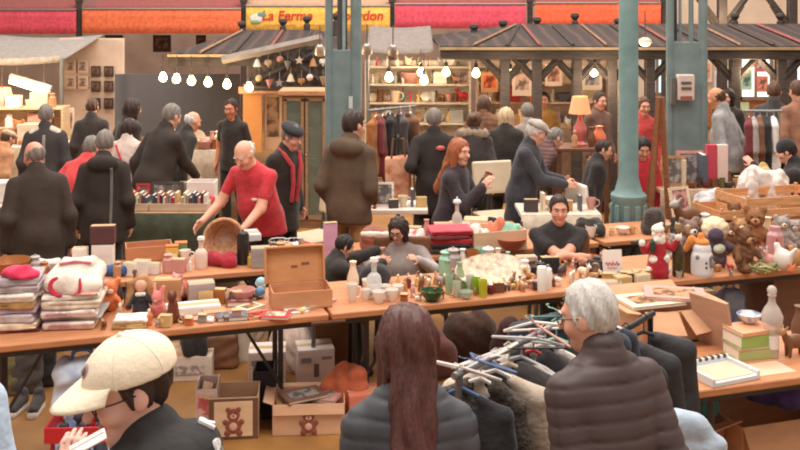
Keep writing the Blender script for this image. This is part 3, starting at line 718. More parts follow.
r,Hd,RH,U,R,q,wr=person('person in a dark jacket with pale shoulder panels facing the lit shelves',46,10.4,12,py=104,lean=5,head=(8,0,0),style='coat',tc=mat((62,54,52),.85,rgb2=(58,52,50),scale=4),bc=BLK,hair='short',hc='midgrey',w=1.05)
for s_ in (-1,1): S=Sd(.012); S.cap(U(s_*.035,-.01,.825),U(s_*.095,-.005,.795),.06,.05,k=.02); S.go('shoulder_panel',fab(206,190,176),r)
strap(r,U,R,[(0,.80-.03*i) for i in range(7)],.016,fab(150,140,132),'back_stripe')
person('person in a black coat standing before the photograph panel',92,11.8,10,py=98,lean=4,head=(12,0,0),style='coat',tc=BLK2,bc=BLK,hair='short',hc='brown',w=1.0)
person('brown haired person in a black jacket beside the slate board',133,11.2,-40,py=98,lean=8,head=(10,0,0),style='coat',tc=BLK,bc=BLK,hair='bob',hc='dark',skin=SKIN2)
r,Hd,RH,U,R,q,wr=person('woman in a white jacket with a thin red cross strap, seen from behind',130,10.5,-8,py=118,lean=8,head=(12,-10,0),style='coat',tc=fab(218,196,184),bc=TROU,hair='bob',hc='dark')
strap(r,U,R,[(-.06+.012*i,.80-.022*i) for i in range(11)],.012,fab(196,50,66))
person('grey haired man in a large charcoal overcoat leaning over the books',172,10.0,-38,py=104,lean=20,head=(22,0,0),style='coat',tc=mat((58,49,44),.9,var=.15,scale=6),bc=BLK,hair='short',hc='midgrey',w=1.18,hem=.36,fat=.6,hr=(.1,.5,.85))
person('man in a black coat bending just behind the charcoal overcoat man',193,10.9,-50,py=112,lean=22,head=(18,0,0),style='coat',tc=BLK,bc=BLK,hair='bald',hc='grey',skin=SKIN2)
person('man in a dark sleeveless vest facing the camera under the bulbs',231,11.6,165,py=99,lean=4,head=(10,0,0),style='tshirt',tc=BLK2,bc=BLK,hair='short',hc='dark',skin=mat((206,130,96),.5,var=.05))
r,Hd,RH,U,R,q,wr=person('white haired man in a red polo shirt sorting items on the table',244,8.1,155,py=141,lean=24,head=(34,-4,0),style='tshirt',tc=fab(206,58,66),bc=BLK,hair='bald',hc='white',w=1.16,fat=1.0,hl=(-.10,.48,.84),hr=(.30,.46,.86),vox=.009,skin=mat((228,168,140),.5,var=.05),collar=0)
p,n=cast(U,R,-.04,.70,True); m=Mb(); m.sph(p,(.035,.012,.014),12,6); m.go('chest_emblem',pla(232,206,206),r)
r,Hd,RH,U,R,q,wr=person('man in a black beret and black coat with a red scarf',292,9.0,-128,py=121,lean=8,head=(20,12,0),style='coat',tc=BLK,bc=BLK,hair='short',hc='midgrey',hat='beret',hatc=fab(40,38,40),w=1.05,hem=.36)
m=Mb(); 
for s in (-1,1): m.tube([U(s*.05,-.02,.85),U(s*.06,.045,.83),U(s*.035,.094,.77),U(s*.022,.103,.66),U(s*.02,.10,.56)],[.016,.02,.02,.02,.018],8)
m.go('scarf',fab(190,62,66),r)
person('man in a brown hooded jacket and tan trousers seen from behind',354,8.45,-22,py=110,lean=3,head=(8,-24,0),style='hoodie',tc=mat((92,74,58),.9,var=.15,scale=8,bump=.2),bc=TAN,hair='short',hc='dark',hood=1,w=1.08,hem=.46,hl=(-.17,.08,.9),hr=(.16,.16,.95))
r,Hd,RH,U,R,q,wr=person('man in a black coat with a small red patch on the back',434,9.95,4,py=108,lean=5,head=(12,-5,0),style='coat',tc=mat((50,42,39),.9,var=.15),bc=BLK,hair='short',hc='midgrey',w=1.16,hem=.34,hl=(-.2,.1,.95),hr=(.2,.1,.95))
m=Mb(); m.sph(U(.03,-.082,.755),(.045,.02,.026),14,8,R); m.go('patch',pla(196,92,84),r)
person('woman with shoulder length red hair in a dark jacket, looking aside',460,9.1,-115,py=138,sit=.5,lean=6,head=(6,-22,0),style='coat',tc=fab(60,50,54),bc=BLK,hair='long',hc='red',hl=(-.1,.3,1.0),hr=(.1,.34,.98),skin=SKIN)
r,Hd,RH,U,R,q,wr=person('brown haired person in a dark coat with a fur collar',474,10.6,-10,py=113,lean=8,head=(16,0,0),style='coat',tc=fab(64,54,54),bc=BLK,hair='bun',hc='brown',w=1.1)
S=Sd(.012); S.cap(U(-.085,-.03,.845),U(.085,-.03,.845),.05,k=.03); S.cap(U(-.09,.01,.835),U(-.03,.06,.80),.04,k=.03).cap(U(.09,.01,.835),U(.03,.06,.80),.04,k=.03); S.noise=wrinkle(.008,60,3); S.go('fur_collar',fab(150,128,108),r)
person('person in a big reddish brown fur coat at the back of the crowd',484,12.2,-8,py=95,lean=5,head=(10,0,0),style='puffer',tc=mat((126,88,66),.95,var=.25,scale=20,bump=.5),bc=BLK,hair='bob',hc='brown',w=1.15)
person('blond person in a black coat standing with the back turned',506,11.1,-12,py=107,lean=6,head=(12,0,0),style='coat',tc=BLK,bc=BLK,hair='bob',hc='blond',w=1.1,hem=.34)
person('person in a pale grey coat partly behind the grey capped man',527,11.4,10,py=103,lean=4,head=(8,0,0),style='coat',tc=fab(150,136,126),bc=CHAR,hair='short',hc='midgrey')
person('old man in a pale grey flat cap, glasses and navy coat looking down',537,9.45,-112,py=117,lean=12,head=(16,16,0),style='coat',tc=fab(62,60,66),bc=CHAR,hair='short',hc='grey',hat='flat',hatc=fab(170,158,148),glasses=1,w=1.1,hem=.36,hr=(.1,.45,.95),hl=(-.1,.4,.95))
person('person in a dark maroon striped jacket bending beside the flat capped man',556,10.35,-70,py=128,lean=34,head=(30,0,0),style='coat',tc=mat((112,76,72),.9,wave=(9,'Z',1),rgb2=(76,58,56)),bc=BLK,hair='short',hc='midgrey',w=1.12)
person('small figure in a mustard top far behind by the second stall post',544,13.4,170,py=92,head=(8,0,0),style='sweater',tc=fab(190,138,66),bc=BLK,hair='short',hc='dark',skin=SKIN2)
person('dark haired boy in a red sweatshirt beside the round column',643,9.85,165,py=138,lean=12,head=(26,16,0),style='sweater',tc=fab(204,52,62),bc=NAVY,hair='fringe',hc='black',hs=1.12,skin=SKIN2)
person('person in a red vest standing behind the red sweatshirt boy',644,12,175,py=97,head=(10,10,0),style='sweater',tc=fab(196,70,66),bc=BLK,hair='short',hc='brown',skin=SKIN2)
person('balding man in a pale grey sweater by the double green pillar',716,11.3,50,py=88,lean=10,head=(18,8,0),style='sweater',tc=fab(160,156,156),bc=CHAR,hair='bald',hc='brown',w=1.14,fat=.8,skin=mat((218,150,112),.5,var=.05))
person('dark haired person in black glimpsed right behind the grey sweater man',727,12.8,140,py=88,head=(8,0,0),style='coat',tc=BLK,bc=BLK,hair='bob',hc='black')
person('man in a dark charcoal jacket standing at the bright windows',774,12,-20,py=82,lean=5,head=(14,0,0),style='coat',tc=fab(62,58,58),bc=BLK,hair='short',hc='brown',w=1.12,skin=SKIN2)
person('person in a black cap and black jacket seated by the wooden crates',786,9.8,70,py=138,sit=.48,lean=12,head=(16,0,0),style='coat',tc=fab(46,40,42),bc=BLK,hair='short',hc='black',hat='beanie',hatc=fab(40,38,38),w=1.15,hl=(-.2,.46,1.05),hr=(.2,.4,.95))
person('person in a tan brown patterned coat at the edge by the windows',797,11.6,10,py=80,lean=4,head=(8,0,0),style='coat',tc=mat((164,116,92),.9,rgb2=(130,90,72),scale=12),bc=BLK,hair='short',hc='brown',w=1.12)
person('person in a tan jacket and cap browsing the lit shop corner',8,10.8,-30,py=128,lean=16,head=(18,0,0),style='coat',tc=fab(196,140,100),bc=CHAR,hair='short',hc='brown',skin=SKIN2,hat='flat',hatc=fab(214,180,150))
person('dark clad person half hidden just behind the round column',604,9.9,-100,py=140,lean=14,head=(16,0,0),style='coat',tc=BLK,bc=BLK,hair='short',hc='dark')
person('dark haired person in a brown coat behind the orange lampshade',600,12.4,-150,py=92,head=(6,0,0),style='coat',tc=fab(110,82,68),bc=BLK,hair='short',hc='dark',skin=SKIN2)
# ---------- tables
TOP=wood(196,132,90,w=.14); TOPW=pla(226,214,200); LEGM=mat((58,52,50),.5,var=.1)
TH=math.atan(.315); CU,SU=math.cos(TH),math.sin(TH)
def table(label,org,L,dp,z=.75,top=TOP,th=TH,legs=(.22,.22),edge=.04,fy=.08):
    t=thing('folding_table',label,'table',(org[0],org[1],0),th)
    m=Mb(); m.box((L/2,dp/2,z-edge/2),(L,dp,edge)); m.go('tabletop',top,t,bevel=.008)
    m=Mb(); m.box((L/2,.06,z-edge-.02),(L-.2,.03,.04)).box((L/2,dp-.06,z-edge-.02),(L-.2,.03,.04)); m.go('apron',LEGM,t)
    for x in (legs[0],L-legs[1]):
        for y in (fy,dp-.08): m=Mb(); m.tube([(x,y,0),(x,y,z-edge)],.017,8).tube([(x,y,0),(x,y,.03)],.022,8); m.go('leg',LEGM,t)
        m=Mb(); m.tube([(x,fy,.2),(x,dp-.08,.2)],.012,8).tube([(x,fy,.55),(x,dp-.08,.55)],.012,8).tube([(x,dp/2,.2),(x+(.3 if x<L/2 else -.3),dp/2,z-edge)],.01,8); m.go('leg_brace',LEGM,t)
    return t
B0=np.array((-.42,6.05)); UU=np.array((CU,SU)); VV=np.array((-SU,CU))
def along(o,u): return tuple(np.array(o)+UU*u)
table('long folding table under the stacks of folded clothes and open carton',along(B0,-2.1),2.09,.68,fy=.40)
table('long folding table under the china, glassware and seated people',along(B0,.01),2.1,.68,legs=(.3,.2),fy=.3)
table('long folding table under the Christmas figurine, plush toys and hens',along(B0,2.13),2.2,.68)
B2=np.array((.6,7.72))
for u,l,lab in ((-4.0,2.7,'long folding table behind the folded clothes, with bottle and red cushion'),(-1.28,.75,'short folding table behind the open carton'),(-.45,1.5,'folding table with red folded clothes and pale open tray'),(1.1,.95,'folding table in the second row beside the round column'),(2.1,2.3,'folding table under the wooden crates')):
    table(lab,along(B2,u),l,.6,z=.70)
table('near table corner holding the white tray and green books',(1.36,4.83),1.9,.62)
table('pale topped table under the open flapped carton',(1.0,5.52),1.0,.5,top=TOPW)
def PT(px,py,z=.75): return PZ(px,py,z)
def cloth_table(label,x0,x1,d,z,skirt,top,dp=.7,th=0,skirtlab=None):
    t=thing('market_table',label,'table',((x0+x1)/2,d,0),th); L=x1-x0
    m=Mb(); m.box((0,dp/2,z-.02),(L,dp,.04)); m.go('tabletop',top,t,bevel=.006)
    for sx in (-1,1):
        for y in (.06,dp-.06): m=Mb(); m.tube([(sx*(L/2-.1),y,0),(sx*(L/2-.1),y,z-.04)],.02); m.go('leg',LEGM,t)
    if skirt:
        m=Mb(); m.sheet(lambda u,v:((u-.5)*L,-.012-.012*math.sin(u*L*34)*(1-v)**.5,.03+v*(z-.04)),int(L*60),4); m.go('skirt',skirt,t,solid=.006)
    return t
GRC=fab(70,74,56)
cloth_table('book table hung with a dark green cloth',PX(112,8.9),PX(214,8.9),8.95,.75,GRC,wood(200,160,120))
cloth_table('pale table with a green cloth at the end of the front row of browsers',PX(-60,9.2),PX(30,9.2),9.2,.75,GRC,fab(212,196,180))
cloth_table('cluttered goods table behind the brown hooded man',PX(348,9.0),PX(428,9.0),9.0,.76,None,TOPW,.45)
cloth_table('table of small goods before the flat capped man',PX(520,8.8),PX(600,8.8),8.72,.78,fab(206,190,170),fab(216,200,180),.5)
cloth_table('goods table in front of the double green pillar',PX(664,9.6),PX(752,9.6),9.75,.8,fab(180,150,130),wood(206,168,138),.55)
cloth_table('back table of white crockery under the hanging bulbs',PX(150,12.2),PX(250,12.2),12.0,.85,fab(196,174,150),TOPW,.6)
cloth_table('lit shop counter at the far corner',PX(-40,12.6),PX(64,12.6),12.6,.8,fab(200,172,140),TOPW,.6)
# ---------- makers of goods: base at z=0, front towards -y
PAGE=pla(236,224,206,r=.8)
GCOL=dict(white=(236,226,216),cream=(232,210,180),pink=(222,120,130),rose=(208,150,140),red=(196,52,56),maroon=(120,46,50),orange=(222,128,78),yellow=(220,184,84),green=(96,132,74),teal=(72,122,118),blue=(74,96,140),slate=(92,98,112),grey=(168,158,152),charcoal=(78,70,68),black=(46,42,42),brown=(120,80,54),tan=(190,142,100),straw=(214,178,120),amber=(168,102,50),lilac=(168,140,160),mint=(150,200,176),silver=(190,188,186),olive=(112,104,66),navy=(52,58,84))
def C(c): return GCOL[c] if isinstance(c,str) else c
rg0=random.Random(77)
def folded(label,loc,rz,w,d,h,c,group=None,n=2,m_=None):
    e=h/n; r=min(.016,e*.42); S=Sd(.0075 if h<.03 else .009); sd_=int(abs(loc[0]*1000+loc[2]*3000))%997
    for i in range(n): S.box((rg0.uniform(-.006,.006),rg0.uniform(-.006,.006),e*(i+.5)),(w/2-rg0.uniform(0,.012),d/2-rg0.uniform(0,.012),e*.5),r,k=.004)
    S.cap((-w/2+h*.45,-d/2+.02,h/2),(-w/2+h*.45,d/2-.02,h/2),h*.46,k=.006)
    f=wrinkle(.0022,24,sd_); S.noise=f
    o=S.go('folded_garment',m_ or fab(*C(c)),loc=loc,rz=rz)
    return tag(o,label,'clothing',group)
def book(label,loc,rz,w,h,t_,c,flat=True,lean=0,group=None,name='book',pic=None):
    t=thing(name,label,'book',loc,rz,group); cv=pla(*C(c),r=.5)
    if flat: P=lambda x,y,z:(x,y,z); S=lambda a,b,c_:(a,b,c_)
    else: P=lambda x,y,z:(z-t_/2,x,y+h/2); S=lambda a,b,c_:(c_,a,b)
    m=Mb(); q=.003
    m.box(P(0,0,q/2),S(w,h,q)).box(P(0,0,t_-q/2),S(w,h,q)).box(P(-w/2+q/2,0,t_/2),S(q,h,t_-q)); m.go('cover',cv,t)
    m=Mb(); m.box(P(.002,0,t_/2),S(w-.008,h-.008,t_-2*q-.001)); m.go('pages',PAGE,t)
    if pic: m=Mb(); m.box(P(0,0,t_+.0008),S(w*.7,h*.6,.0015)); m.go('cover_picture',multi(C(pic),tuple(int(v*.6) for v in C(pic)),25),t)
    return t
def carton(label,loc,rz,w,d,h,c,flaps=None,name='cardboard_box',group=None,closed=False,cat='box',inner=None):
    t=thing(name,label,cat,loc,rz,group); cm=card(*C(c)); q=.008; m=Mb()
    m.box((0,0,q/2),(w,d,q)).box((0,-d/2+q/2,h/2),(w,q,h)).box((0,d/2-q/2,h/2),(w,q,h)).box((-w/2+q/2,0,h/2),(q,d-2*q,h)).box((w/2-q/2,0,h/2),(q,d-2*q,h)); m.go('carton',cm,t,bevel=.002)
    if closed:
        m=Mb(); m.box((0,-d/4,h+q/2),(w,d/2-.003,q)).box((0,d/4,h+q/2),(w,d/2-.003,q)); m.go('lid',cm,t); m=Mb(); m.box((0,0,h+q+.001),(w*1.0,.05,.002)); m.go('tape',pla(200,170,120),t)
    for side,ang,fl in flaps or ():
        m=Mb(); a=D(ang)
        if side in 'fb':
            s=-1 if side=='f' else 1; m.box((0,s*(d/2+math.cos(a)*fl/2),h+math.sin(a)*fl/2),(w-.01,fl,.006),Rx(s*a))
        else:
            s=-1 if side=='l' else 1; m.box((s*(w/2+math.cos(a)*fl/2),0,h+math.sin(a)*fl/2),(fl,d-.01,.006),Ry(-s*a))
        m.go('flap',cm,t)
    return t
PROF=dict(
 vase=[(.5,0),(.55,.04),(.8,.3),(.75,.5),(.4,.78),(.36,.9),(.5,1)], jar=[(.8,0),(.9,.05),(.95,.4),(.9,.75),(.6,.86),(.62,1)],
 bottle=[(.9,0),(.95,.04),(.95,.55),(.8,.66),(.36,.76),(.33,.94),(.4,.95),(.4,1)], cup=[(.5,0),(.55,.05),(.6,.1),(.85,.6),(.95,1),(.88,1),(.75,.55),(.5,.14),(.02,.12)],
 bowl=[(.4,0),(.42,.08),(.5,.12),(.85,.55),(1,1),(.95,1),(.78,.55),(.45,.2),(.02,.18)], mug=[(.85,0),(.9,.04),(.9,1),(.82,1),(.8,.1),(.02,.08)],
 candlestick=[(.9,0),(.95,.05),(.5,.1),(.25,.2),(.35,.3),(.2,.45),(.3,.7),(.2,.8),(.5,.88),(.45,1)], tumbler=[(.7,0),(.74,.03),(.92,1),(.86,1),(.68,.08),(.02,.06)])
def ware(kind,label,loc,w,h,m_,rz=0,group=None,cat=None,handle=False,lid=None,stopper=None,name=None,label_band=None):
    t=thing(name or kind,label,cat or {'vase':'vase','jar':'jar','bottle':'bottle','cup':'cup','bowl':'bowl','mug':'mug','candlestick':'candlestick','tumbler':'glass'}[kind],loc,rz,group)
    m=Mb(); m.lathe([(r*w/2,z*h) for r,z in PROF[kind]],n=22); m.go('body',m_,t,ang=30)
    if handle: m=Mb(); m.tube([(w*.44,0,h*.85),(w*.72,0,h*.8),(w*.78,0,h*.5),(w*.62,0,h*.25),(w*.40,0,h*.2)],w*.06,8); m.go('handle',m_,t)
    if lid: m=Mb(); m.lathe([(w*.36,h),(w*.38,h*1.03),(w*.3,h*1.08),(w*.06,h*1.1),(w*.07,h*1.15),(.002,h*1.17)],n=18); m.go('lid',lid,t)
    if stopper: m=Mb(); m.lathe([(w*.14,h*.97),(w*.16,h*1.03),(w*.30,h*1.10),(w*.24,h*1.2),(.002,h*1.23)],n=16); m.go('stopper',stopper,t)
    if label_band: m=Mb(); m.lathe([(w*.478,h*.18),(w*.482,h*.2),(w*.482,h*.45),(w*.478,h*.47)],n=22); m.go('paper_label',label_band,t)
    return t
def soft(name,label,cat,loc,rz,parts,h=.008,group=None):
    """parts: (part name, material, wrinkle, [prims]); prims e=(c,r) c=(a,b,ra,rb)"""
    t=thing(name,label,cat,loc,rz,group)
    for nm,mt,wr_,pr in parts:
        S=Sd(h); k=.015
        for p in pr:
            if p[0]=='e': S.ell(p[1],p[2],R=p[3] if len(p)>3 else None,k=k)
            elif p[0]=='c': S.cap(p[1],p[2],p[3],p[4] if len(p)>4 else None,k=k)
            elif p[0]=='b': S.box(p[1],p[2],p[3],k=k)
        if wr_: S.noise=wrinkle(wr_,45,len(nm))
        S.go(nm,mt,t)
    return t
def pile(name,label,cat,loc,rz,size,m_,seed=1,h=.012,group=None):
    """a slumped heap of one cloth"""
    r=np.random.RandomState(seed); S=Sd(h); w,d,z=size
    for i in range(6): S.ell((r.uniform(-.3,.3)*w,r.uniform(-.25,.25)*d,z*.35),(w*r.uniform(.18,.3),d*r.uniform(.2,.34),z*r.uniform(.4,.65)),Rz(r.uniform(0,3)),k=.03)
    S.half((0,0,.002),(0,0,-1),k=.004); S.noise=wrinkle(.007,34,seed)
    o=S.go(name,m_,None,loc=loc,rz=rz); return tag(o,label,cat,group)
def frame(label,loc,rz,w,h,c,inner,tilt=10,name='framed_picture',cat='picture',group=None):
    t=thing(name,label,cat,loc,rz,group); Rm=Rx(-D(tilt)); f=min(w,h)*.12; m=Mb()
    for c_,s in (((0,0,f/2),(w,.02,f)),((0,0,h-f/2),(w,.02,f)),((-w/2+f/2,0,h/2),(f,.02,h-2*f)),((w/2-f/2,0,h/2),(f,.02,h-2*f))): m.box(Rm@np.array(c_),s,Rm)
    m.go('frame',wood(*C(c)),t); m=Mb(); m.box(Rm@np.array((0,.004,h/2)),(w-2*f,.008,h-2*f),Rm); m.go('picture',multi(C(inner),tuple(int(v*.6) for v in C(inner)),12),t)
    m=Mb(); a=Rm@np.array((0,.012,h*.7)); m.tube([a,(0,a[1]+h*.3,.004)],.006,5); m.go('stand',pla(90,70,60),t)
    return t
def plate(label,loc,r,c,rim=None,rz=0,tilt=0,group=None,sy=1,name='plate',cat='plate'):
    t=thing(name,label,cat,loc,rz,group); Rm=Rx(D(tilt))
    m=Mb(); up=np.array((0,0,r*sy*math.sin(D(tilt)))); m.lathe([(r*.55,0),(r*.6,.004),(r,.022),(r*.98,.027),(r*.6,.01),(.002,.009)],up,28,Rm,sy); m.go('dish',pla(*C(c),r=.25) if not isinstance(c,bpy.types.Material) else c,t)
    if rim: m=Mb(); m.tor(up+Rm@np.array((0,0,.025)),r*.95,.006,Rm,28,6,sy); m.go('rim',pla(*C(rim)),t)
    return t
def figurine(label,loc,rz,h,c,c2,kind='person',group=None):
    t=thing('figurine',label,'figurine',loc,rz,group); S=Sd(max(.004,h*.035)); S2=Sd(max(.004,h*.035)); k=h*.05
    if kind=='person':
        S.cap((0,0,h*.04),(0,0,h*.62),h*.19,h*.1,k=k).cap((-h*.1,-.01,h*.6),(-h*.14,-h*.1,h*.4),h*.05,k=k).cap((h*.1,-.01,h*.6),(h*.14,-h*.1,h*.4),h*.05,k=k); S.half((0,0,0),(0,0,-1),k=.002)
        S2.ell((0,0,h*.83),(h*.1,h*.105,h*.13),k=k).cap((0,0,h*.6),(0,0,h*.75),h*.05,k=k); n=('robe','head')
    elif kind=='animal':
        S.ell((0,0,h*.5),(h*.42,h*.2,h*.24),k=k)
        for x in (-.26,.26):
            for y in (-.09,.09): S.cap((x*h,y*h,h*.4),(x*h*1.05,y*h,h*.04),h*.08,h*.055,k=k)
        S.cap((-h*.34,0,h*.6),(-h*.45,0,h*.8),h*.13,h*.1,k=k); S.cap((h*.4,0,h*.55),(h*.52,0,h*.3),h*.04,h*.03,k=k)
        S2.ell((-h*.52,0,h*.85),(h*.17,h*.11,h*.12),k=k).cap((-h*.42,-h*.09,h*.95),(-h*.38,-h*.13,h*1.05),h*.045,h*.03,k=k).cap((-h*.42,h*.09,h*.95),(-h*.38,h*.13,h*1.05),h*.045,h*.03,k=k); n=('body','head')
    else:
        S.ell((0,0,h*.4),(h*.3,h*.22,h*.34),k=k).cap((h*.2,0,h*.5),(h*.42,0,h*.8),h*.12,h*.05,k=k).cap((-h*.12,0,h*.6),(-h*.2,0,h*.82),h*.13,h*.1,k=k); S.half((0,0,0),(0,0,-1),k=.002)
        S2.ell((-h*.2,0,h*.98),(h*.04,h*.03,h*.09),k=k).ell((-h*.27,0,h*.72),(h*.03,h*.03,h*.06),k=k).cap((-h*.3,0,h*.84),(-h*.4,0,h*.8),h*.03,h*.008,k=k); n=('body','comb')
    S.go(n[0],c if isinstance(c,bpy.types.Material) else pla(*C(c)),t); S2.go(n[1],pla(*C(c2)),t)
    return t
# ---------- front table, stacks of folded clothes
rg=random.Random(11)
def stack(px,py,w,d,items,z=.75,group=None,jit=.02):
    p=PT(px,py,z); zz=z
    p=p+Vector((0,d/2,0))
    for c,h,lab in items:
        folded(lab,(p.x+rg.uniform(-jit,jit),p.y+rg.uniform(-jit,jit)*.6,zz),TH*.4+rg.uniform(-.08,.08),w*rg.uniform(.93,1.04),d*rg.uniform(.95,1.03),h,c,group,m_=c if isinstance(c,bpy.types.Material) else None); zz+=h+.001
    return p,zz
S1='in the stack topped by a raspberry garment'
p,zz=stack(13,334,.235,.3,[('maroon',.018,'thin dark red folded garment at the bottom of raspberry topped stack'),('cream',.035,'cream folded garment second from bottom '+S1),((206,192,192),.05,'pale grey folded garment third from bottom '+S1),((190,160,172),.03,'lilac folded garment in the middle '+S1),('straw',.04,'straw yellow folded garment above the lilac one '+S1),('white',.045,'white folded garment above the straw one '+S1),((194,180,180),.04,'mid grey folded garment third from top '+S1),((172,160,164),.04,'darker grey folded garment directly under the raspberry garment')])
pile('crumpled_garment','crumpled raspberry pink garment lying on the grey folded stack','clothing',(p.x+.02,p.y-.06,zz),.1,(.24,.17,.06),fab(222,54,92),2)
S2='in the stack topped by a printed T-shirt'
PR1=multi((236,222,208),(206,166,172),9,(.4,.6)); PR2=multi((228,212,190),(184,160,140),14,(.4,.6)); PR3=multi((236,222,214),(200,170,176),16)
p,zz=stack(68,331,.33,.32,[(PR1,.05,'white and mauve patterned folded garment at the bottom of printed T-shirt stack'),('grey',.02,'thin grey folded garment second from bottom '+S2),(PR3,.045,'pale blotched folded garment third from bottom '+S2),(PR2,.05,'beige patterned folded garment in the middle '+S2),('white',.03,'white folded garment above the beige patterned one '+S2),('rose',.014,'thin rose edged folded garment '+S2)])
t=thing('printed_shirt','white T-shirt with a curved red print draped over the folded stack','clothing',(p.x-.01,p.y,zz),TH*.4)
S=Sd(.009); S.box((0,.05,.055),(.155,.12,.05),.045,k=.03); S.ell((0,-.08,.02),(.16,.07,.075),k=.05); S.box((0,.07,.12),(.1,.07,.025),.02,k=.04); S.half((0,0,-.02),(0,0,-1),k=.01); S.noise=wrinkle(.006,26,4)
S.go('shirt',fab(232,216,200),t)
m=Mb(); m.tube([(-.055+.06*math.cos(a),-.139-.012*math.sin(-a)+.02*abs(math.cos(a)),.035+.05*math.sin(a)) for a in np.linspace(1.9,4.9,12)],[.006,.01,.013,.015,.016,.016,.016,.016,.015,.013,.01,.006],6); m.go('print',fab(196,46,72),t); m=Mb(); m.tube([(.05,-.125,.075),(.055,-.145,.03),(.05,-.15,.0),(.02,-.15,-.012)],[.006,.01,.01,.006],6); m.go('print',fab(196,46,72),t)
m=Mb(); m.tube([(-.09,.0,.13),(0,-.01,.145),(.09,0,.13)],.008,6); m.go('neck_trim',fab(206,110,120),t)
p=PT(108,322); pile('crumpled_garment','pale slate blue garment slumped against the printed shirt stack','clothing',(p.x-.16,p.y+.16,.75),.3,(.16,.2,.3),fab(160,168,184),5)
# plush, doll and bric-a-brac next to the stacks
p=PT(110,311); soft('plush_toy','orange plush toy between the clothes stack and the long haired doll','toy',p,.3,[('body',fab(226,124,76),.003,[('e',(0,0,.06),(.05,.045,.06)),('e',(0,0,.14),(.045,.04,.042)),('c',(-.04,0,.17),(-.05,0,.19),.018),('c',(.04,0,.17),(.05,0,.19),.018),('c',(-.04,-.03,.08),(-.07,-.06,.05),.018),('c',(.04,-.03,.08),(.07,-.06,.05),.018)]),('muzzle',fab(240,210,180),0,[('e',(0,-.036,.13),(.022,.015,.018))])])
p=PT(141,316); soft('doll','doll with a mass of light brown hair and a black dress','doll',p,.15,[('dress',fab(50,48,56),.003,[('c',(0,0,.02),(0,0,.13),.055,.035),('c',(-.03,0,.13),(-.07,-.03,.07),.015),('c',(.03,0,.13),(.07,-.03,.07),.015)]),('head',SKIN,0,[('e',(0,-.005,.185),(.036,.036,.042)),('c',(0,0,.13),(0,0,.16),.014)]),('hair',fab(176,128,84),.006,[('e',(0,.022,.2),(.05,.042,.045)),('c',(-.05,.02,.19),(-.075,.01,.06),.03,.024),('c',(.05,.02,.19),(.075,.01,.06),.03,.024),('c',(0,.045,.18),(0,.05,.06),.045,.04)]),('collar',fab(230,220,206),.0,[('c',(-.02,-.033,.14),(.02,-.033,.14),.013)])],.006)
p=PT(158,317); soft('plush_toy','pink plush toy leaning on the long haired doll','toy',p,-.2,[('body',fab(226,130,124),.003,[('e',(0,0,.05),(.045,.04,.05)),('e',(0,-.005,.115),(.035,.034,.034)),('c',(-.02,0,.14),(-.03,.01,.18),.012),('c',(.02,0,.14),(.03,.01,.18),.012)]),('muzzle',fab(240,214,200),0,[('e',(0,-.034,.108),(.016,.01,.013))])])
p=PT(173,322); soft('wooden_cat','reddish brown carved cat figure with a curved back','ornament',p,-.3,[('body',mat((120,60,44),.35,var=.2),0,[('c',(0,0,.03),(0,.0,.1),.04,.03),('e',(0,-.01,.15),(.028,.028,.03)),('c',(-.016,-.01,.17),(-.02,-.01,.19),.009,.003),('c',(.016,-.01,.17),(.02,-.01,.19),.009,.003),('c',(.03,.03,.02),(.06,.0,.015),.012)])],.005)
p=PT(95,316); soft('plush_toy','dark little plush toy under the orange plush','toy',p,0,[('body',fab(92,76,70),.003,[('e',(0,0,.04),(.04,.035,.04)),('e',(0,-.01,.09),(.03,.03,.03)),('c',(-.02,0,.115),(-.026,0,.125),.011),('c',(.02,0,.115),(.026,0,.125),.011)])])
p=PT(127,329); stack(127,330,.2,.16,[('straw',.035,'sand coloured folded cloth at the table edge above the cream cap'),('white',.02,'thin white folded cloth on top of the sand coloured one')])
for i,(px,py,k,c,c2,h,lab) in enumerate(((120,322,'person','tan','cream',.12,'little tan figurine in front of the orange plush'),(149,325,'person','orange','cream',.10,'little orange figurine at the feet of the doll'),(164,327,'animal','straw','straw',.07,'straw coloured animal figurine in front of the pink plush'),(186,323,'animal','rose','rose',.06,'rose coloured animal figurine beside the carved cat'),(104,329,'animal','brown','tan',.07,'brown animal figurine beside the printed shirt stack'))):
    figurine(lab,PT(px,py),.4*i,h,c,c2,k)
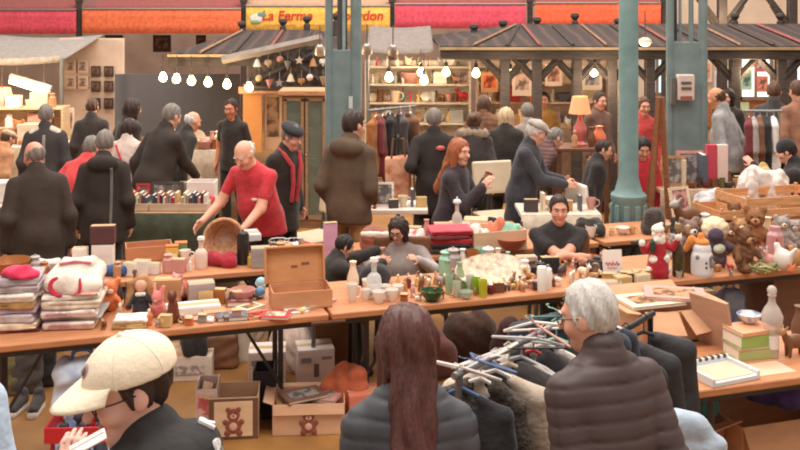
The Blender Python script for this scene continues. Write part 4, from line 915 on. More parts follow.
# cloths, boxes and books in the middle of that table
p=PT(188,303); stack(186,300,.3,.16,[('slate',.03,'dark slate folded cloth under the wine red one near grey box'),('maroon',.04,'wine red folded cloth heaped behind the white flat box'),('red',.02,'bright red folded cloth on top of the wine red one')])
p=PT(201,302); carton('small mottled grey box beside the wine red cloths',(p.x,p.y,.75),TH,.16,.12,.12,(176,156,150),closed=True)
pile('patchwork_cloth','crumpled orange patterned cloth lying behind the wine red cloths','cloth',(PT(186,297).x,PT(186,297).y,.75),.2,(.34,.16,.12),multi((214,140,96),(160,90,70),16),7)
p=PT(193,312); carton('white flat box lying in front of the wine red cloths',p,TH,.32,.14,.04,'white',closed=True)
for i,(px,py,w,h,t_,c,a,lab,pic) in enumerate((
 (232,318,.18,.13,.025,'slate',.2,'slate blue book with a worn cover at the table edge','grey'),(258,316,.16,.12,.015,'orange',.5,'orange booklet lying askew by the slate book','red'),(276,317,.17,.12,.02,'red',-.1,'red book at the table edge below the open carton','cream'),
 (250,309,.15,.11,.02,'cream',.9,'cream booklet behind the orange booklet','tan'),(240,304,.16,.12,.03,'maroon',.1,'dark red thick book behind the booklets','rose'),(214,315,.13,.10,.03,'tan',.3,'tan book left of the slate book',None),
 (296,312,.13,.10,.012,'white',.4,'white booklet with red picture near the open carton','rose'),(312,308,.26,.05,.02,'straw',1.0,'long straw coloured slim book lying slantwise','white'),(322,305,.24,.045,.012,'rose',.95,'long rose slim book beside the straw one','cream'),(228,300,.17,.1,.05,'straw',.2,'straw coloured box shaped book near the blue ball',None),(206,320,.14,.1,.012,'rose',-.3,'rose coloured thin booklet by the table edge','white'),(178,319,.14,.1,.012,'cream',-.2,'cream thin booklet by the carved cat','orange'))):
    book(lab,PT(px,py),a,w,h,t_,c,pic=pic)
for px,py,c,lab in ((260,298,(96,140,176),'blue ball resting beside the open carton'),(261,288,(150,196,206),'pale aqua ball behind the blue one')):
    p=PT(px,py); m=Mb(); m.sph((0,0,.036),.036,18,12); m.m(1).tor((0,0,.036),.0362,.002,Rx(.5)); tag(m.go('ball',[pla(*c),pla(230,230,226)],loc=p),lab,'ball')
p=PT(299,308); t=carton('open tan cardboard carton with its printed lid raised',(p.x,p.y+.08,.75),TH*.8,.37,.22,.11,(206,150,108))
m=Mb(); A=Rx(-D(10)); lc=np.array((-.02,.115,.11)); m.box(lc+A@np.array((0,0,.11)),(.37,.012,.22),A).box(lc+A@np.array((0,-.02,.22)),(.37,.05,.012),A).box(lc+A@np.array((-.185,-.02,.11)),(.012,.05,.22),A).box(lc+A@np.array((.185,-.02,.11)),(.012,.05,.22),A); lid=m.go('lid',card(202,142,94),t,bevel=.002)
for x,z,w in ((0,.095,.04),(.07,.11,.05)): m=Mb(); m.box(lc+A@np.array((x,-.0075,z)),(w,.003,.014),A); m.go('lid_print',pla(130,84,60),lid)
# china, bottles, small ware in front of the child and woman
CH=pla(238,228,218,r=.25)
ware('cup','tall white cup at the front of the china',PT(352,301),.075,.11,CH,handle=True)
ware('vase','white ribbed china vase behind the tall white cup',PT(353,292),.10,.20,pla(240,214,186),name='vase')
ware('bottle','clear tapered glass carafe with a white label',PT(374,297),.10,.21,mat((228,226,222),.1,alpha=.75),stopper=CH,label_band=pla(240,236,230))
for i,(px,py,w,h,hd,lab) in enumerate(((366,300,.06,.07,1,'small white cup beside the glass carafe'),(379,303,.085,.075,1,'white coffee cup nearest the table edge'),(392,301,.085,.075,1,'white coffee cup beside the edge cup, handle turned'),(385,296,.08,.07,1,'white cup behind the two coffee cups'),(398,296,.075,.07,0,'white sugar bowl right behind the coffee cups'),(368,293,.08,.09,0,'white beaker behind the glass carafe'))):
    ware('cup' if hd else 'bowl',lab,PT(px,py),w,h,CH,rz=i*.8,handle=bool(hd))
for i,(px,py,k,c,c2,h,lab) in enumerate(((405,293,'person','tan','rose',.11,'tan robed crib figurine near the white sugar bowl'),(413,297,'person','rose','cream',.10,'rose robed crib figurine beside the tan one'),(421,291,'person','brown','cream',.12,'brown robed crib figurine behind the rose one'),(428,287,'animal','cream','straw',.08,'cream animal figurine behind the green bowl'),(409,288,'person','maroon','cream',.09,'maroon robed crib figurine at the back of the group'),(440,285,'animal','grey','white',.08,'grey animal figurine behind the green bowl'),(418,300,'animal','tan','brown',.06,'tan lying animal figurine at the front of the crib group'),(398,287,'person','straw','cream',.09,'straw robed crib figurine by the seated woman'))):
    figurine(lab,PT(px,py),i*.7-1,h,c,c2,k)
ware('bowl','deep green leafy glass bowl near the front edge',PT(432,301),.15,.07,mat((52,96,44),.25,var=.5,scale=30,rgb2=(34,62,34)))
GL=lambda *c:mat(c,.08,alpha=.6)
for i,(px,py,k,w,h,c,lab) in enumerate(((449,294,'tumbler',.06,.12,(180,206,170),'pale green glass behind the leafy bowl'),(457,297,'tumbler',.06,.10,(206,214,196),'clear greenish glass right of the leafy bowl'),(460,288,'vase',.09,.17,(150,190,140),'tall light green glass vase among the tumblers'),(470,292,'tumbler',.06,.11,(214,216,204),'clear glass beside the lime tumbler'),(447,284,'vase',.1,.16,(170,200,160),'round pale green vase at the table back'),(466,299,'bowl',.09,.05,(190,200,180),'small clear glass dish at the table edge'))):
    ware(k,lab,PT(px,py),w,h,GL(*c))
ware('tumbler','lime green tumbler beside the yellow one',PT(476,294),.06,.105,mat((150,190,50),.15,alpha=.9)); ware('tumbler','yellow green tumbler in front of the large oval dish',PT(483,297),.065,.11,mat((206,206,60),.15,alpha=.9)); ware('cup','little dark red cup at the foot of the oval dish',PT(491,294),.06,.05,pla(120,30,46))
p=PT(492,284); plate('large oval mottled cream serving dish propped up behind the tumblers',(p.x,p.y-.01,.75),.27,mat((222,198,172),.3,var=.3,scale=26),None,TH,38,sy=.5)
# figures and cameras near the man in black
for i,(px,py,k,c,c2,h,lab) in enumerate(((512,288,'animal','brown','tan',.10,'brown animal figurine just past the oval dish'),(522,291,'animal','tan','brown',.09,'tan animal figurine near the table edge'),(531,285,'animal','amber','straw',.11,'amber animal figurine in the middle of the herd'),(518,280,'person','brown','rose',.11,'brown standing figurine behind the herd'),(503,292,'animal','charcoal','brown',.07,'charcoal animal figurine beside the dark red cup'),(536,290,'animal','charcoal','grey',.08,'charcoal animal figurine left of the white candle'),(572,283,'animal','white','cream',.10,'white animal figurine beside the white candle pair'),(583,279,'animal','cream','white',.11,'cream animal figurine behind the elderly man'),(594,281,'animal','tan','cream',.08,'tan animal figurine at the corner above grey hair'),(586,271,'animal','brown','grey',.10,'brown animal figurine at the seated man elbow'),(562,276,'animal','charcoal','tan',.10,'charcoal animal figurine in front of the crossed arms'),(552,272,'person','brown','tan',.13,'brown figurine in front of the crossed arms'),(573,272,'person','rose','cream',.09,'rose figurine in front of the crossed arms'))):
    figurine(lab,PT(px,py),i*.6-2,h,c,c2,k)
m=Mb()
for px,py,h,lab in ((542,291,.16,'tall white pillar candle in a glass'),(547,288,.13,'shorter white pillar candle behind the tall one')):
    t=thing('candle',lab,'candle',PT(px,py)); m=Mb(); m.lathe([(.03,0),(.032,.01),(.032,h-.006),(.028,h),(.004,h-.004)],n=20); m.go('wax',pla(240,232,224),t); m=Mb(); m.tube([(0,0,h-.006),(.002,0,h+.014)],.002,5); m.go('wick',pla(60,50,44),t)
def camera_toy(label,loc,rz,c):
    t=thing('old_camera',label,'camera',loc,rz); m=Mb(); m.box((0,0,.045),(.13,.05,.085)).box((0,0,.1),(.05,.045,.025)); m.go('casing',pla(*C(c)),t,bevel=.006)
    m=Mb(); m.lathe([(.034,0),(.034,.03),(.028,.034),(.026,.02),(.002,.018)],(0,-.025,.045),20,Rx(PI/2)); m.go('lens',metal(150,140,130),t); m=Mb(); m.tube([(.045,0,.09),(.045,0,.1)],.009,10); m.go('shutter_button',metal(200,196,190),t)
camera_toy('old tan and black camera in front of the seated man',PT(531,276),.3,'brown'); camera_toy('old black camera beside the tan camera',PT(541,279),-.2,'black'); camera_toy('old charcoal camera nearer the green sign edge',PT(597,272),-.4,'charcoal')
ware('jar','white china jar at the elbow of the man in black',PT(525,282),.075,.14,CH,lid=CH); ware('mug','terracotta mug beside the white sign',PT(593,268),.085,.09,pla(206,110,66),handle=True)
# sign
p=PT(613,275); t=thing('table_sign','small white sign with reddish handwriting standing on the table','sign',(p.x,p.y+.0,.75),TH*.5)
m=Mb(); Rm=Rx(-D(8)); m.box(Rm@np.array((0,0,.085)),(.14,.006,.17),Rm); m.go('card',pla(240,228,218,r=.7),t); m=Mb(); m.box((0,.02,.006),(.12,.07,.012)); m.go('stand',pla(226,214,204),t)
text('handwriting','2 €',.085,pla(206,92,96),t,(0,-.017,.085),(PI/2-D(8),0,0),bold=.002,shear=.3) if False else None
m=Mb(); zz=.078
m.tube([Rm@np.array((-.052+.009*i,-.006,zz+.015*math.sin(i*2.3)*(1 if i<11 else .2))) for i in range(12)],.0042,5); m.go('handwriting',pla(206,96,98),t)
m=Mb(); m.tube([Rm@np.array((-.04+.01*i,-.006,.05+.004*math.sin(i*2)))for i in range(8)],.003,5); m.go('underline',pla(214,150,150),t)
for i,(px,py,w,d,h,c,lab) in enumerate(((604,280,.16,.07,.035,'black','flat black case in front of the white sign'),(607,284,.18,.07,.02,'white','thin white case in front of the black one'),(622,283,.11,.08,.04,'straw','straw coloured small box before the sign'),(633,281,.09,.07,.05,'charcoal','charcoal small box between the pale boxes'),(641,282,.10,.08,.05,'cream','cream small box beside the Christmas figurine'),(628,277,.12,.07,.03,'grey','grey flat box behind the pale ones'),(646,275,.10,.06,.025,'tan','tan flat box behind the cream box'))):
    carton(lab,PT(px,py),TH+rg.uniform(-.3,.3),w,d,h,c,closed=True,name='small_box')
# bearded Christmas figurine
p=PT(659,278); t=thing('christmas_figurine','red suited white bearded Christmas figurine with raised hands','figurine',(p.x,p.y+.03,.75),.1)
RD=fab(178,34,48); WH=fab(240,228,216); BK=pla(40,36,38)
def sd(name,mt,pr,par=None,h=.006,wr_=0):
    S=Sd(h)
    for q in pr:
        (S.cap if q[0]=='c' else S.ell)(*q[1:],k=.01)
    if wr_: S.noise=wrinkle(wr_,60,2)
    return S.go(name,mt,par or t)
sd('coat',RD,[('c',(0,0,.05),(0,0,.22),.078,.05),('c',(.04,0,.225),(.095,-.02,.2),.026,.024),('c',(.095,-.02,.2),(.125,-.04,.255),.024,.02),('c',(-.04,0,.225),(-.10,-.02,.19),.026,.024),('c',(-.10,-.02,.19),(-.125,-.04,.225),.024,.02)])
for s in (-1,1): sd('boot',BK,[('c',(s*.035,0,.0),(s*.035,0,.04),.028),('c',(s*.035,0,.005),(s*.04,-.035,.0),.022)]); sd('mitten',WH,[('e',(s*.128,-.045,.275 if s>0 else .245),(.024,.02,.026))])
sd('hem_trim',WH,[('c',(-.06,-.02,.055),(.06,-.02,.055),.028)],wr_=.002); sd('belt_trim',WH,[('c',(-.045,-.03,.13),(.045,-.03,.13),.03)],wr_=.002)
sd('head',SKIN,[('e',(0,-.01,.295),(.034,.034,.038)),('e',(0,-.045,.293),(.009,.009,.009))]); sd('beard',WH,[('e',(0,-.03,.262),(.04,.024,.045)),('c',(-.035,-.01,.30),(-.03,-.025,.26),.014),('c',(.035,-.01,.30),(.03,-.025,.26),.014)],wr_=.003)
sd('hat',fab(236,222,206),[('e',(0,0,.325),(.045,.045,.035)),('c',(0,.0,.34),(.035,.02,.36),.024,.012)]); sd('lantern',mat((44,60,48),.4),[('c',(-.06,-.06,.20),(-.06,-.06,.245),.02),('e',(-.06,-.06,.26),(.01,.01,.02))]); sd('evergreen_sprig',fab(44,66,50),[('c',(-.12,-.03,.245),(-.19,-.03,.25),.02,.01)],wr_=.004)
ware('bottle','dark olive green bottle beside the Christmas figurine',PT(678,276),.085,.30,mat((74,66,40),.15,alpha=.95),stopper=pla(150,120,80)); ware('bottle','slim brown bottle behind the dark olive bottle',PT(688,272),.07,.27,mat((110,76,48),.2),stopper=pla(180,150,110))
ware('tumbler','tiny clear glass in front of the dark olive bottle',PT(679,278),.05,.05,GL(214,206,196))
p=PT(702,275); t=thing('cookie_jar','white snowman shaped cookie jar with an orange hat','jar',p,.1)
sd('jar',pla(226,222,222),[('c',(0,0,.03),(0,0,.12),.075,.075),('e',(0,0,.18),(.062,.06,.055))]); sd('scarf',fab(120,118,112),[('c',(-.05,-.045,.135),(.05,-.045,.135),.016),('c',(.03,-.06,.13),(.04,-.075,.08),.014)]); sd('hat',fab(226,140,70),[('e',(0,0,.225),(.05,.05,.03)),('c',(0,0,.23),(-.01,0,.275),.034,.02),('c',(-.06,.03,.24),(-.1,.04,.17),.03,.02)]); sd('button',BK,[('e',(0,-.076,.1),(.008,.006,.008)),('e',(0,-.076,.07),(.008,.006,.008))],h=.003)
def bear(label,loc,rz,s,c,c2,name='teddy_bear',cat='soft toy'):
    t=thing(name,label,cat,loc,rz); e=lambda a,b:('e',tuple(np.array(a)*s),tuple(np.array(b)*s)); c_=lambda a,b,r,r2=None:('c',tuple(np.array(a)*s),tuple(np.array(b)*s),r*s,(r2 or r)*s)
    FM=mat(C(c),.95,var=.2,scale=30,bump=.5,bscale=60); F2=mat(C(c2),.95,var=.1,scale=30)
    S=Sd(.008)
    for q in [e((0,0,.36),(.25,.22,.3)),e((0,-.02,.78),(.22,.2,.2)),c_((-.15,0,.92),(-.18,0,.97),.08),c_((.15,0,.92),(.18,0,.97),.08),c_((-.2,-.05,.5),(-.34,-.18,.32),.085,.075),c_((.2,-.05,.5),(.34,-.18,.32),.085,.075),c_((-.14,-.1,.12),(-.24,-.36,.12),.11,.1),c_((.14,-.1,.12),(.24,-.36,.12),.11,.1)]: (S.ell if q[0]=='e' else S.cap)(*q[1:],k=.02)
    S.half((0,0,.004),(0,0,-1),k=.004); S.noise=wrinkle(.003,70,1); S.go('body',FM,t)
    S=Sd(.006); S.ell((0,-.2*s,.73*s),(.1*s,.08*s,.08*s),k=.01); S.go('muzzle',F2,t)
    for x in (-.075,.075,0): m=Mb(); m.sph((x*s,(-.2 if x else -.285)*s,(.83 if x else .76)*s),(.024 if x else .032)*s,10,8); m.go('eye' if x else 'nose',BK,t)
bear('large shaggy brown teddy bear among the plush toys',PT(743,270),.5,.30,'brown','tan')
p=PT(718,268); t=thing('plush_toy','plush toy with a cream round hood and dark purple face','soft toy',(p.x,p.y+.06,.75),.2)
sd('hood',fab(232,210,172),[('e',(.01,.02,.26),(.1,.09,.085))],wr_=.003,h=.009); sd('face',fab(84,66,86),[('e',(-.03,-.06,.235),(.06,.04,.05)),('e',(-.05,-.09,.23),(.02,.018,.02))]); sd('body',fab(96,78,84),[('c',(0,0,.05),(.0,0,.17),.08,.07),('c',(-.06,-.03,.15),(-.12,-.05,.10),.03),('c',(.06,-.03,.15),(.13,-.06,.12),.03)],wr_=.003,h=.009); sd('bib',fab(200,206,180),[('e',(-.01,-.075,.14),(.045,.025,.035))])
p=PT(690,262); bear('tousled grey and white plush animal behind the bottles',(p.x,p.y+.02,.75),.2,.31,(138,112,102),'white')
p=PT(756,252); bear('second brown curly teddy leaning behind the shaggy one',(p.x+.0,p.y+.02,.75),-.3,.33,(146,98,64),'tan')
for i,(px,py,c,c2,h,lab) in enumerate(((783,272,'white','red',.22,'white speckled pottery hen with a tall red comb'),(770,270,'rose','red',.15,'rose brown pottery hen beside the white speckled hen'),(796,268,'tan','orange',.18,'tan pottery hen at the far end of the table'),(791,275,'orange','maroon',.09,'small orange hen in front of the white speckled hen'),(763,266,'grey','red',.16,'grey pottery hen behind the straw nest'))):
    figurine(lab,PT(px,py),.4*i-.8,h,c,c2,'hen')
p=PT(767,273); t=thing('straw_nest','green and straw coloured nest holding the pottery hens','nest',(p.x-.02,p.y+.06,.75)); m=Mb()
r2=random.Random(5)
for i in range(90):
    a=r2.uniform(0,6.28); rr=r2.uniform(.06,.12); m.c=i%3; m.tube([(rr*math.cos(a),rr*math.sin(a)*.7,r2.uniform(.0,.05)),(rr*1.05*math.cos(a+.5),rr*1.05*math.sin(a+.5)*.7,r2.uniform(.02,.08)),(rr*math.cos(a+1),rr*math.sin(a+1)*.7,r2.uniform(.0,.05))],.004,4)
m.go('straw',[pla(206,198,140),pla(150,176,110),pla(222,206,170)],t); m=Mb(); m.lathe([(.1,0),(.12,.03),(.11,.03),(.02,.012)],n=20,sy=.7); m.go('base',pla(170,150,100),t)
figurine('small striped animal figurine beside the shaggy teddy',PT(731,277),1,.06,'grey','charcoal','animal')
ware('jar','pink glass jar behind the brown teddies',PT(775,259),.13,.24,mat((214,160,160),.2,alpha=.85))
# ---------- beneath the front tables
def G(px,py): return PZ(px,py,0.0001)
def teddy_print(t,w,h,y,z0):
    m=Mb(); f=lambda x,z,r,c,s=1:(setattr(m,'c',c),m.sph((x*w,y,z0+z*h),(r*w,.004,r*w*s)))
    f(0,.62,.16,0);f(-.13,.76,.06,0);f(.13,.76,.06,0);f(0,.3,.2,0,.9);f(-.2,.42,.07,0);f(.2,.42,.07,0);f(-.15,.12,.08,0);f(.15,.12,.08,0)
    m.sph((0,y-.003,z0+.57*h),(.08*w,.004,.06*w));m.i[-1]; m.c=1; m.sph((0,y-.005,z0+.58*h),(.085*w,.004,.065*w)); m.sph((0,y-.004,z0+.3*h),(.1*w,.004,.1*w)); m.c=2
    m.sph((0,y-.009,z0+.61*h),(.03*w,.003,.02*w)); m.sph((-.05*w,y-.005,z0+.68*h),(.02*w,.003,.02*w)); m.sph((.05*w,y-.005,z0+.68*h),(.02*w,.003,.02*w))
    m.go('bear_picture',[pla(150,84,68,r=.6),pla(226,180,160,r=.6),pla(60,40,38)],t)
p=G(231,440); t=carton('square cream carton with a teddy bear picture on a dark framed front',(p.x+.0,p.y+.14,0),.1,.30,.26,.25,(222,186,150),flaps=(('l',15,.05),))
m=Mb(); m.box((0,-.133,.125),(.295,.004,.24)); m.go('front_print',card(120,84,66),t); m=Mb(); m.box((.0,-.1365,.125),(.23,.004,.21)); m.go('picture_ground',card(236,202,164),t); teddy_print(t,.24,.22,-.141,.015)
p=G(209,438); t=carton('narrow pink and white patterned carton beside the cream bear carton',(p.x-.03,p.y+.13,0),.1,.13,.24,.29,(232,206,198)); m=Mb(); m.box((0,-.122,.2),(.1,.004,.14)); m.go('label',multi((220,120,120),(240,200,190),20),t)
p=G(307,437); t=carton('large tan carton with a brown teddy bear picture, filled with papers',(p.x,p.y+.16,0),.06,.44,.28,.19,(222,176,140),flaps=(('b',8,.05),('l',20,.06),('f',-75,.06)))
teddy_print(t,.22,.19,-.145,.0)
for i,(x,y,z,c,a,lab) in enumerate(((-.08,0,.15,'tan',.2,'tan magazine lying in the large bear carton'),(.06,.03,.17,'rose',-.3,'rose magazine lying in the large bear carton'),(-.04,-.02,.19,'brown',.5,'brown topped magazine on the heap in the large bear carton'))): book(lab,(p.x+x,p.y+.16+y,z),a,.26,.18,.02,c,pic='grey')
carton('tall narrow black waste bin between the two bear cartons',(PX(264,6.4),6.42,0),.05,.13,.2,.30,(52,48,50),name='waste_bin',cat='bin')
p=G(342,426); pile('carrier_bag','crumpled orange bag lying beside the large bear carton','bag',(p.x+.0,p.y+.14,0),.2,(.3,.3,.36),fab(206,110,74),9)
p=G(362,432); t=carton('coral patterned box partly behind the auburn haired woman',(p.x+.02,p.y+.14,0),.2,.24,.2,.2,(222,130,104),closed=True)
for i,(px,x,lab) in enumerate(((265,0,'white printed carton with handle holes under the open carton'),(313,.0,'white printed carton with grey label, next to the table leg'))):
    p=G(px,392-i*3); t=carton(lab,(p.x,p.y+.13,0),.1+.1*i,.25,.22,.25,(226,212,206),closed=True,name='printed_box')
    m=Mb(); m.box((.0,-.113,.12),(.035,.004,.09)); m.go('hand_hole',pla(120,96,84),t); m=Mb(); m.box((-.07,-.113,.19),(.07,.004,.035)); m.go('label',pla(150,140,140),t); m=Mb(); m.box((.07,-.113,.2),(.07,.004,.02)); m.go('label',pla(150,140,140),t)
p=G(300,374); pile('paper_bag','white paper bag slumped behind the printed cartons','bag',(p.x-.08,p.y+.1,0),.1,(.36,.3,.42),fab(224,200,184),12)
p=G(325,372); carton('plain brown carton far under the table by the child legs',(p.x-.02,p.y+.25,0),.2,.32,.24,.36,(176,124,86),closed=True)
p=G(188,382); t=carton('low white box with grey patterned side under the table',(p.x,p.y+.12,0),.1,.30,.22,.16,(222,206,190),closed=True,name='printed_box'); m=Mb(); m.box((0,-.113,.08),(.2,.004,.06)); m.go('label',multi((150,140,136),(210,196,186),40),t)
o=pile('holdall','black holdall bag lying on the low white patterned box','bag',(p.x-.01,p.y+.12,.168),.1,(.30,.22,.20),fab(50,44,44),14)
p=G(160,386); carton('pale tan upright carton just behind the cream capped man',(p.x+.02,p.y+.16,0),.3,.2,.2,.2,(226,190,156),closed=True)
p=G(225,376); soft('handbag','brown handbag standing far under the table','bag',(p.x-.1,p.y+.15,0),.2,[('body',mat((130,90,66),.5,var=.2),.004,[('b',(0,0,.13),(.17,.06,.13),.04)]),('handle',mat((96,66,50),.5),0,[('c',(-.08,0,.25),(-.05,0,.34),.012),('c',(-.05,0,.34),(.05,0,.34),.012),('c',(.08,0,.25),(.05,0,.34),.012)])],.01)
p=G(258,352); soft('pouring_can','cream watering can in the shade under the table','can',(p.x-.1,p.y-.1,0),.4,[('body',pla(206,190,170),0,[('c',(0,0,.02),(0,0,.2),.11,.09)]),('spout',pla(206,190,170),0,[('c',(.08,0,.08),(.22,0,.24),.025,.018)]),('handle',pla(190,174,154),0,[('c',(-.08,0,.2),(-.16,0,.16),.012),('c',(-.16,0,.16),(-.09,0,.05),.012)])],.01)
# left end, below the stacks
p=PD(76,372,5.62); soft('carrier_bag','pale blue and white bag standing under the clothes stacks','bag',(p.x,5.72,.0),.1,[('body',mat((206,216,230),.6,rgb2=(120,150,200),scale=5,thr=(.3,.45)),.008,[('b',(0,0,.3),(.15,.09,.3),.06)]),('handle',pla(70,100,160),0,[('c',(-.07,0,.56),(-.04,0,.65),.012),('c',(-.04,0,.65),(.05,0,.65),.012),('c',(.07,0,.56),(.05,0,.65),.012)])],.012)
p=G(88,446); t=thing('plastic_crate','red plastic crate holding dark bottles beside the cap brim','crate',(PX(84,5.5),5.5,0),.05); m=Mb(); w,d,h=.34,.28,.36
for x,y,a,b in ((0,-d/2,w,.012),(0,d/2,w,.012),(-w/2,0,.012,d),(w/2,0,.012,d)):
    m.box((x,y,h*.88),(a,b,h*.24)).box((x,y,h*.15),(a,b,h*.3)).box((x,y,h*.5),(a if a<.1 else .06,b if b<.1 else .06,h*.5))
m.box((0,0,.01),(w,d,.02)); m.go('basket',pla(196,40,48),t,bevel=.004)
for i,(x,y) in enumerate(((-.09,-.06),(.02,-.06),(.11,-.05),(-.05,.06),(.07,.06))): ware('bottle','dark slate bottle standing in the red crate',(PX(84,5.5)+x,5.5+y,.022),.075,.3,mat((80,90,110),.2),group='dark bottles in the red crate',lid=pla(60,60,66))
for i,(px,py,h,c,lab) in enumerate(((10,385,.34,'brown','brown shoulder bag hanging low under the left end of table'),(24,392,.42,'charcoal','charcoal rucksack standing under the left end of table'),(38,386,.36,'black','black bag standing beside the charcoal rucksack'),(0,396,.3,'olive','olive bag at the very edge under the clothes table'))):
    p=G(px,py); soft('bag',lab,'bag',(p.x,p.y,0),.2*i,[('body',fab(*C(c)),.006,[('b',(0,0,h/2),(.12,.08,h/2),.05)]),('strap',fab(*[int(v*.8) for v in C(c)]),0,[('c',(-.07,0,h*.95),(-.04,-.02,h*1.25),.012),('c',(-.04,-.02,h*1.25),(.04,-.02,h*1.25),.012),('c',(.07,0,h*.95),(.04,-.02,h*1.25),.012)])],.012)
p=G(27,412); 
for s in (-1,1): soft('trainer','white soled dark trainer on the floor under the clothes table','shoe',(p.x+s*.06,p.y,0),.1*s,[('upper',fab(70,64,62),0,[('c',(0,.06,.06),(0,-.08,.04),.04,.032),('c',(0,.07,.06),(0,.07,.1),.036,.034)]),('sole',pla(230,222,212),0,[('c',(0,.07,.014),(0,-.09,.014),.04,.034)])],.007,'pair of dark trainers')
# bundles under the second and third tables
for i,(px,d,w,h,c,lab) in enumerate(((470,7.4,.5,.4,(84,60,48),'brown blanket heap under the glassware table'),(515,7.3,.4,.36,(86,44,44),'dark maroon cloth heap under the figurine end of table'),(435,7.1,.35,.3,(140,92,84),'dull rose cloth heap behind the auburn haired woman'),(745,8.0,.5,.5,'brown','brown cloth heap under the plush toy table'),(700,7.9,.36,.5,'slate','slate cloth heap under the plush toy table'))):
    pile('cloth_heap',lab,'cloth',(PX(px,d),d,0),.3*i,(w,.4,h),fab(*C(c)),20+i,h=.02)
p=PD(735,292,7.3); soft('carrier_bag','pale blue printed bag hanging full under the plush toy table','bag',(p.x-.02,7.35,0),.1,[('body',mat((170,180,196),.6,rgb2=(90,110,150),scale=8),.006,[('b',(0,0,.26),(.1,.07,.27),.05)]),('handle',pla(120,130,150),0,[('c',(-.05,0,.5),(0,0,.6),.01),('c',(.05,0,.5),(0,0,.6),.01)])],.012)
p=G(775,345); carton('tall dark brown carton under the pottery hens',(p.x,7.5,0),TH,.5,.4,.62,(124,88,66),closed=True)
ware('cup','white cup left on the dark brown carton under hens table',(PX(772,7.35),7.36,.634),.08,.09,CH,handle=True)
carton('brown carton under the table by the Christmas figurine',(PX(690,7.5),7.5,0),TH,.4,.3,.45,(150,104,76),closed=True)
# ---------- near table on the other side: carton, tray, books, decanter
zc=.75
t=carton('big open cardboard carton with raised flaps on the pale topped table',(1.50,5.72,zc),TH,.46,.34,.17,(206,156,120),flaps=(('b',25,.10),('l',10,.09),('r',10,.09)))
for s_ in (-1,1):
    m=Mb(); a=D(-38); Q=Rx(-a)@Rz(s_*.12); m.box((s_*.118,-.17-math.cos(a)*.07,.17+math.sin(a)*.07),(.20,.15,.006),Q); m.go('flap',card(206,156,120),t)
for i,(x,y,c,lab) in enumerate(((-.08,-.02,'cream','cream picture folder lying across the top of big carton'),(.08,.04,'rose','rose picture folder lying across the top of big carton'))): book(lab,(1.50+x,5.72+y,zc+.18+.02*i),.3-.5*i,.34,.24,.018,c,pic='tan')
Rm=Rx(-.2); t=thing('cardboard_sheet','brown cardboard sheet leaning against the green books','cardboard',(PX(716,5.5),5.5,zc),.55); m=Mb(); Am=Ry(-.22); m.box(Am@np.array((0,0,.14)),(.02,.26,.28),Am); m.go('sheet',card(190,152,126),t)
p=PT(716,382); t=thing('letter_tray','white shallow tray with dark notches along its back edge','tray',(1.62,5.06,zc),TH+.12); w,d=.30,.24
m=Mb(); m.box((0,0,.012),(w,d,.024)).box((0,d/2-.01,.035),(w,.02,.04)).box((-w/2+.008,0,.03),(.016,d,.03)).box((w/2-.008,0,.03),(.016,d,.03)); m.go('tray',pla(222,226,226),t,bevel=.004)
m=Mb(); m.box((0,-.012,.026),(w-.05,d-.06,.004)); m.go('insert',card(222,190,164),t)
for i in range(7): m=Mb(); m.box((-w/2+.03+i*.04,d/2-.01,.05),(.018,.024,.016)); m.go('notch',pla(70,66,66),t)
zb=zc
for i,(c,h,lab) in enumerate((((176,184,120),.055,'green book at the bottom of the pile beside the decanter'),((214,190,150),.012,'thin buff book between the two thick green ones'),((150,176,92),.06,'brighter green thick book in the pile beside the decanter'),((226,160,120),.02,'salmon book on top of the green pile'))):
    book(lab,(PX(750,5.36),5.36,zb),TH+PI/2+.05*i-.1,.17,.23,h,c); zb+=h+.001
ware('bowl','small white and blue bowl on top of the green book pile',(PX(749,5.42),5.42,zb),.13,.05,mat((220,220,224),.3,rgb2=(110,120,160),scale=18,thr=(.35,.5)))
p=PT(772,357); t=thing('decanter','tall clear glass decanter with a ball stopper on near table','decanter',p)
gl=mat((226,214,206),.06,alpha=.55); m=Mb(); m.lathe([(.03,0),(.034,.01),(.036,.14),(.055,.19),(.058,.22),(.04,.26),(.02,.29),(.018,.32),(.024,.33)],n=24); m.go('body',gl,t); m=Mb(); m.sph((0,0,.355),.026,14,10); m.lathe([(.012,.32),(.012,.345)],n=12); m.go('stopper',gl,t)
m=Mb(); m.lathe([(.0367,.05),(.0367,.12)],n=24); m.go('paper_label',pla(232,222,214),t)
m=Mb(); m.box((0,0,.001),(.26,.16,.002)); tag(m.go('paper_sheet',pla(236,196,168),loc=(PX(765,5.15),5.15,zc),rz=TH),'peach coloured paper sheet lying by the near table edge','paper')
figurine('grey brown animal figurine at the edge beside the decanter',PT(795,356),.3,.16,'brown','tan','animal')
ware('vase','brown glazed vase at the edge behind the decanter',(PX(797,5.6),5.56,zc),.12,.2,pla(120,84,66))
G2=lambda px,d:(PX(px,d),d,0)
t=carton('large brown carton with faded red print under the near table',(2.02,5.42,0),TH,.70,.42,.46,(190,138,100),flaps=(('f',-60,.16),('b',40,.16)))
m=Mb()
for i in range(5): m.box((-.1+.07*i,-.213,.3),(.045,.004,.06)).box((-.1+.07*i,-.213,.2),(.045,.004,.05))
m.go('faded_print',card(186,106,84),t)
carton('narrow brown carton standing by the near table leg',(1.52,5.3,0),TH+.3,.24,.3,.44,(176,124,90),flaps=(('f',20,.12),))
pile('cloth_heap','purple cloth heaped on the carton under the near table','cloth',(2.08,5.42,.475),TH,(.52,.32,.17),fab(72,50,104),31,h=.015)
pile('cloth_heap','teal cloth heaped beside the purple cloth under near table','cloth',(1.55,5.3,.455),.2,(.3,.26,.2),fab(64,110,106),32,h=.015)
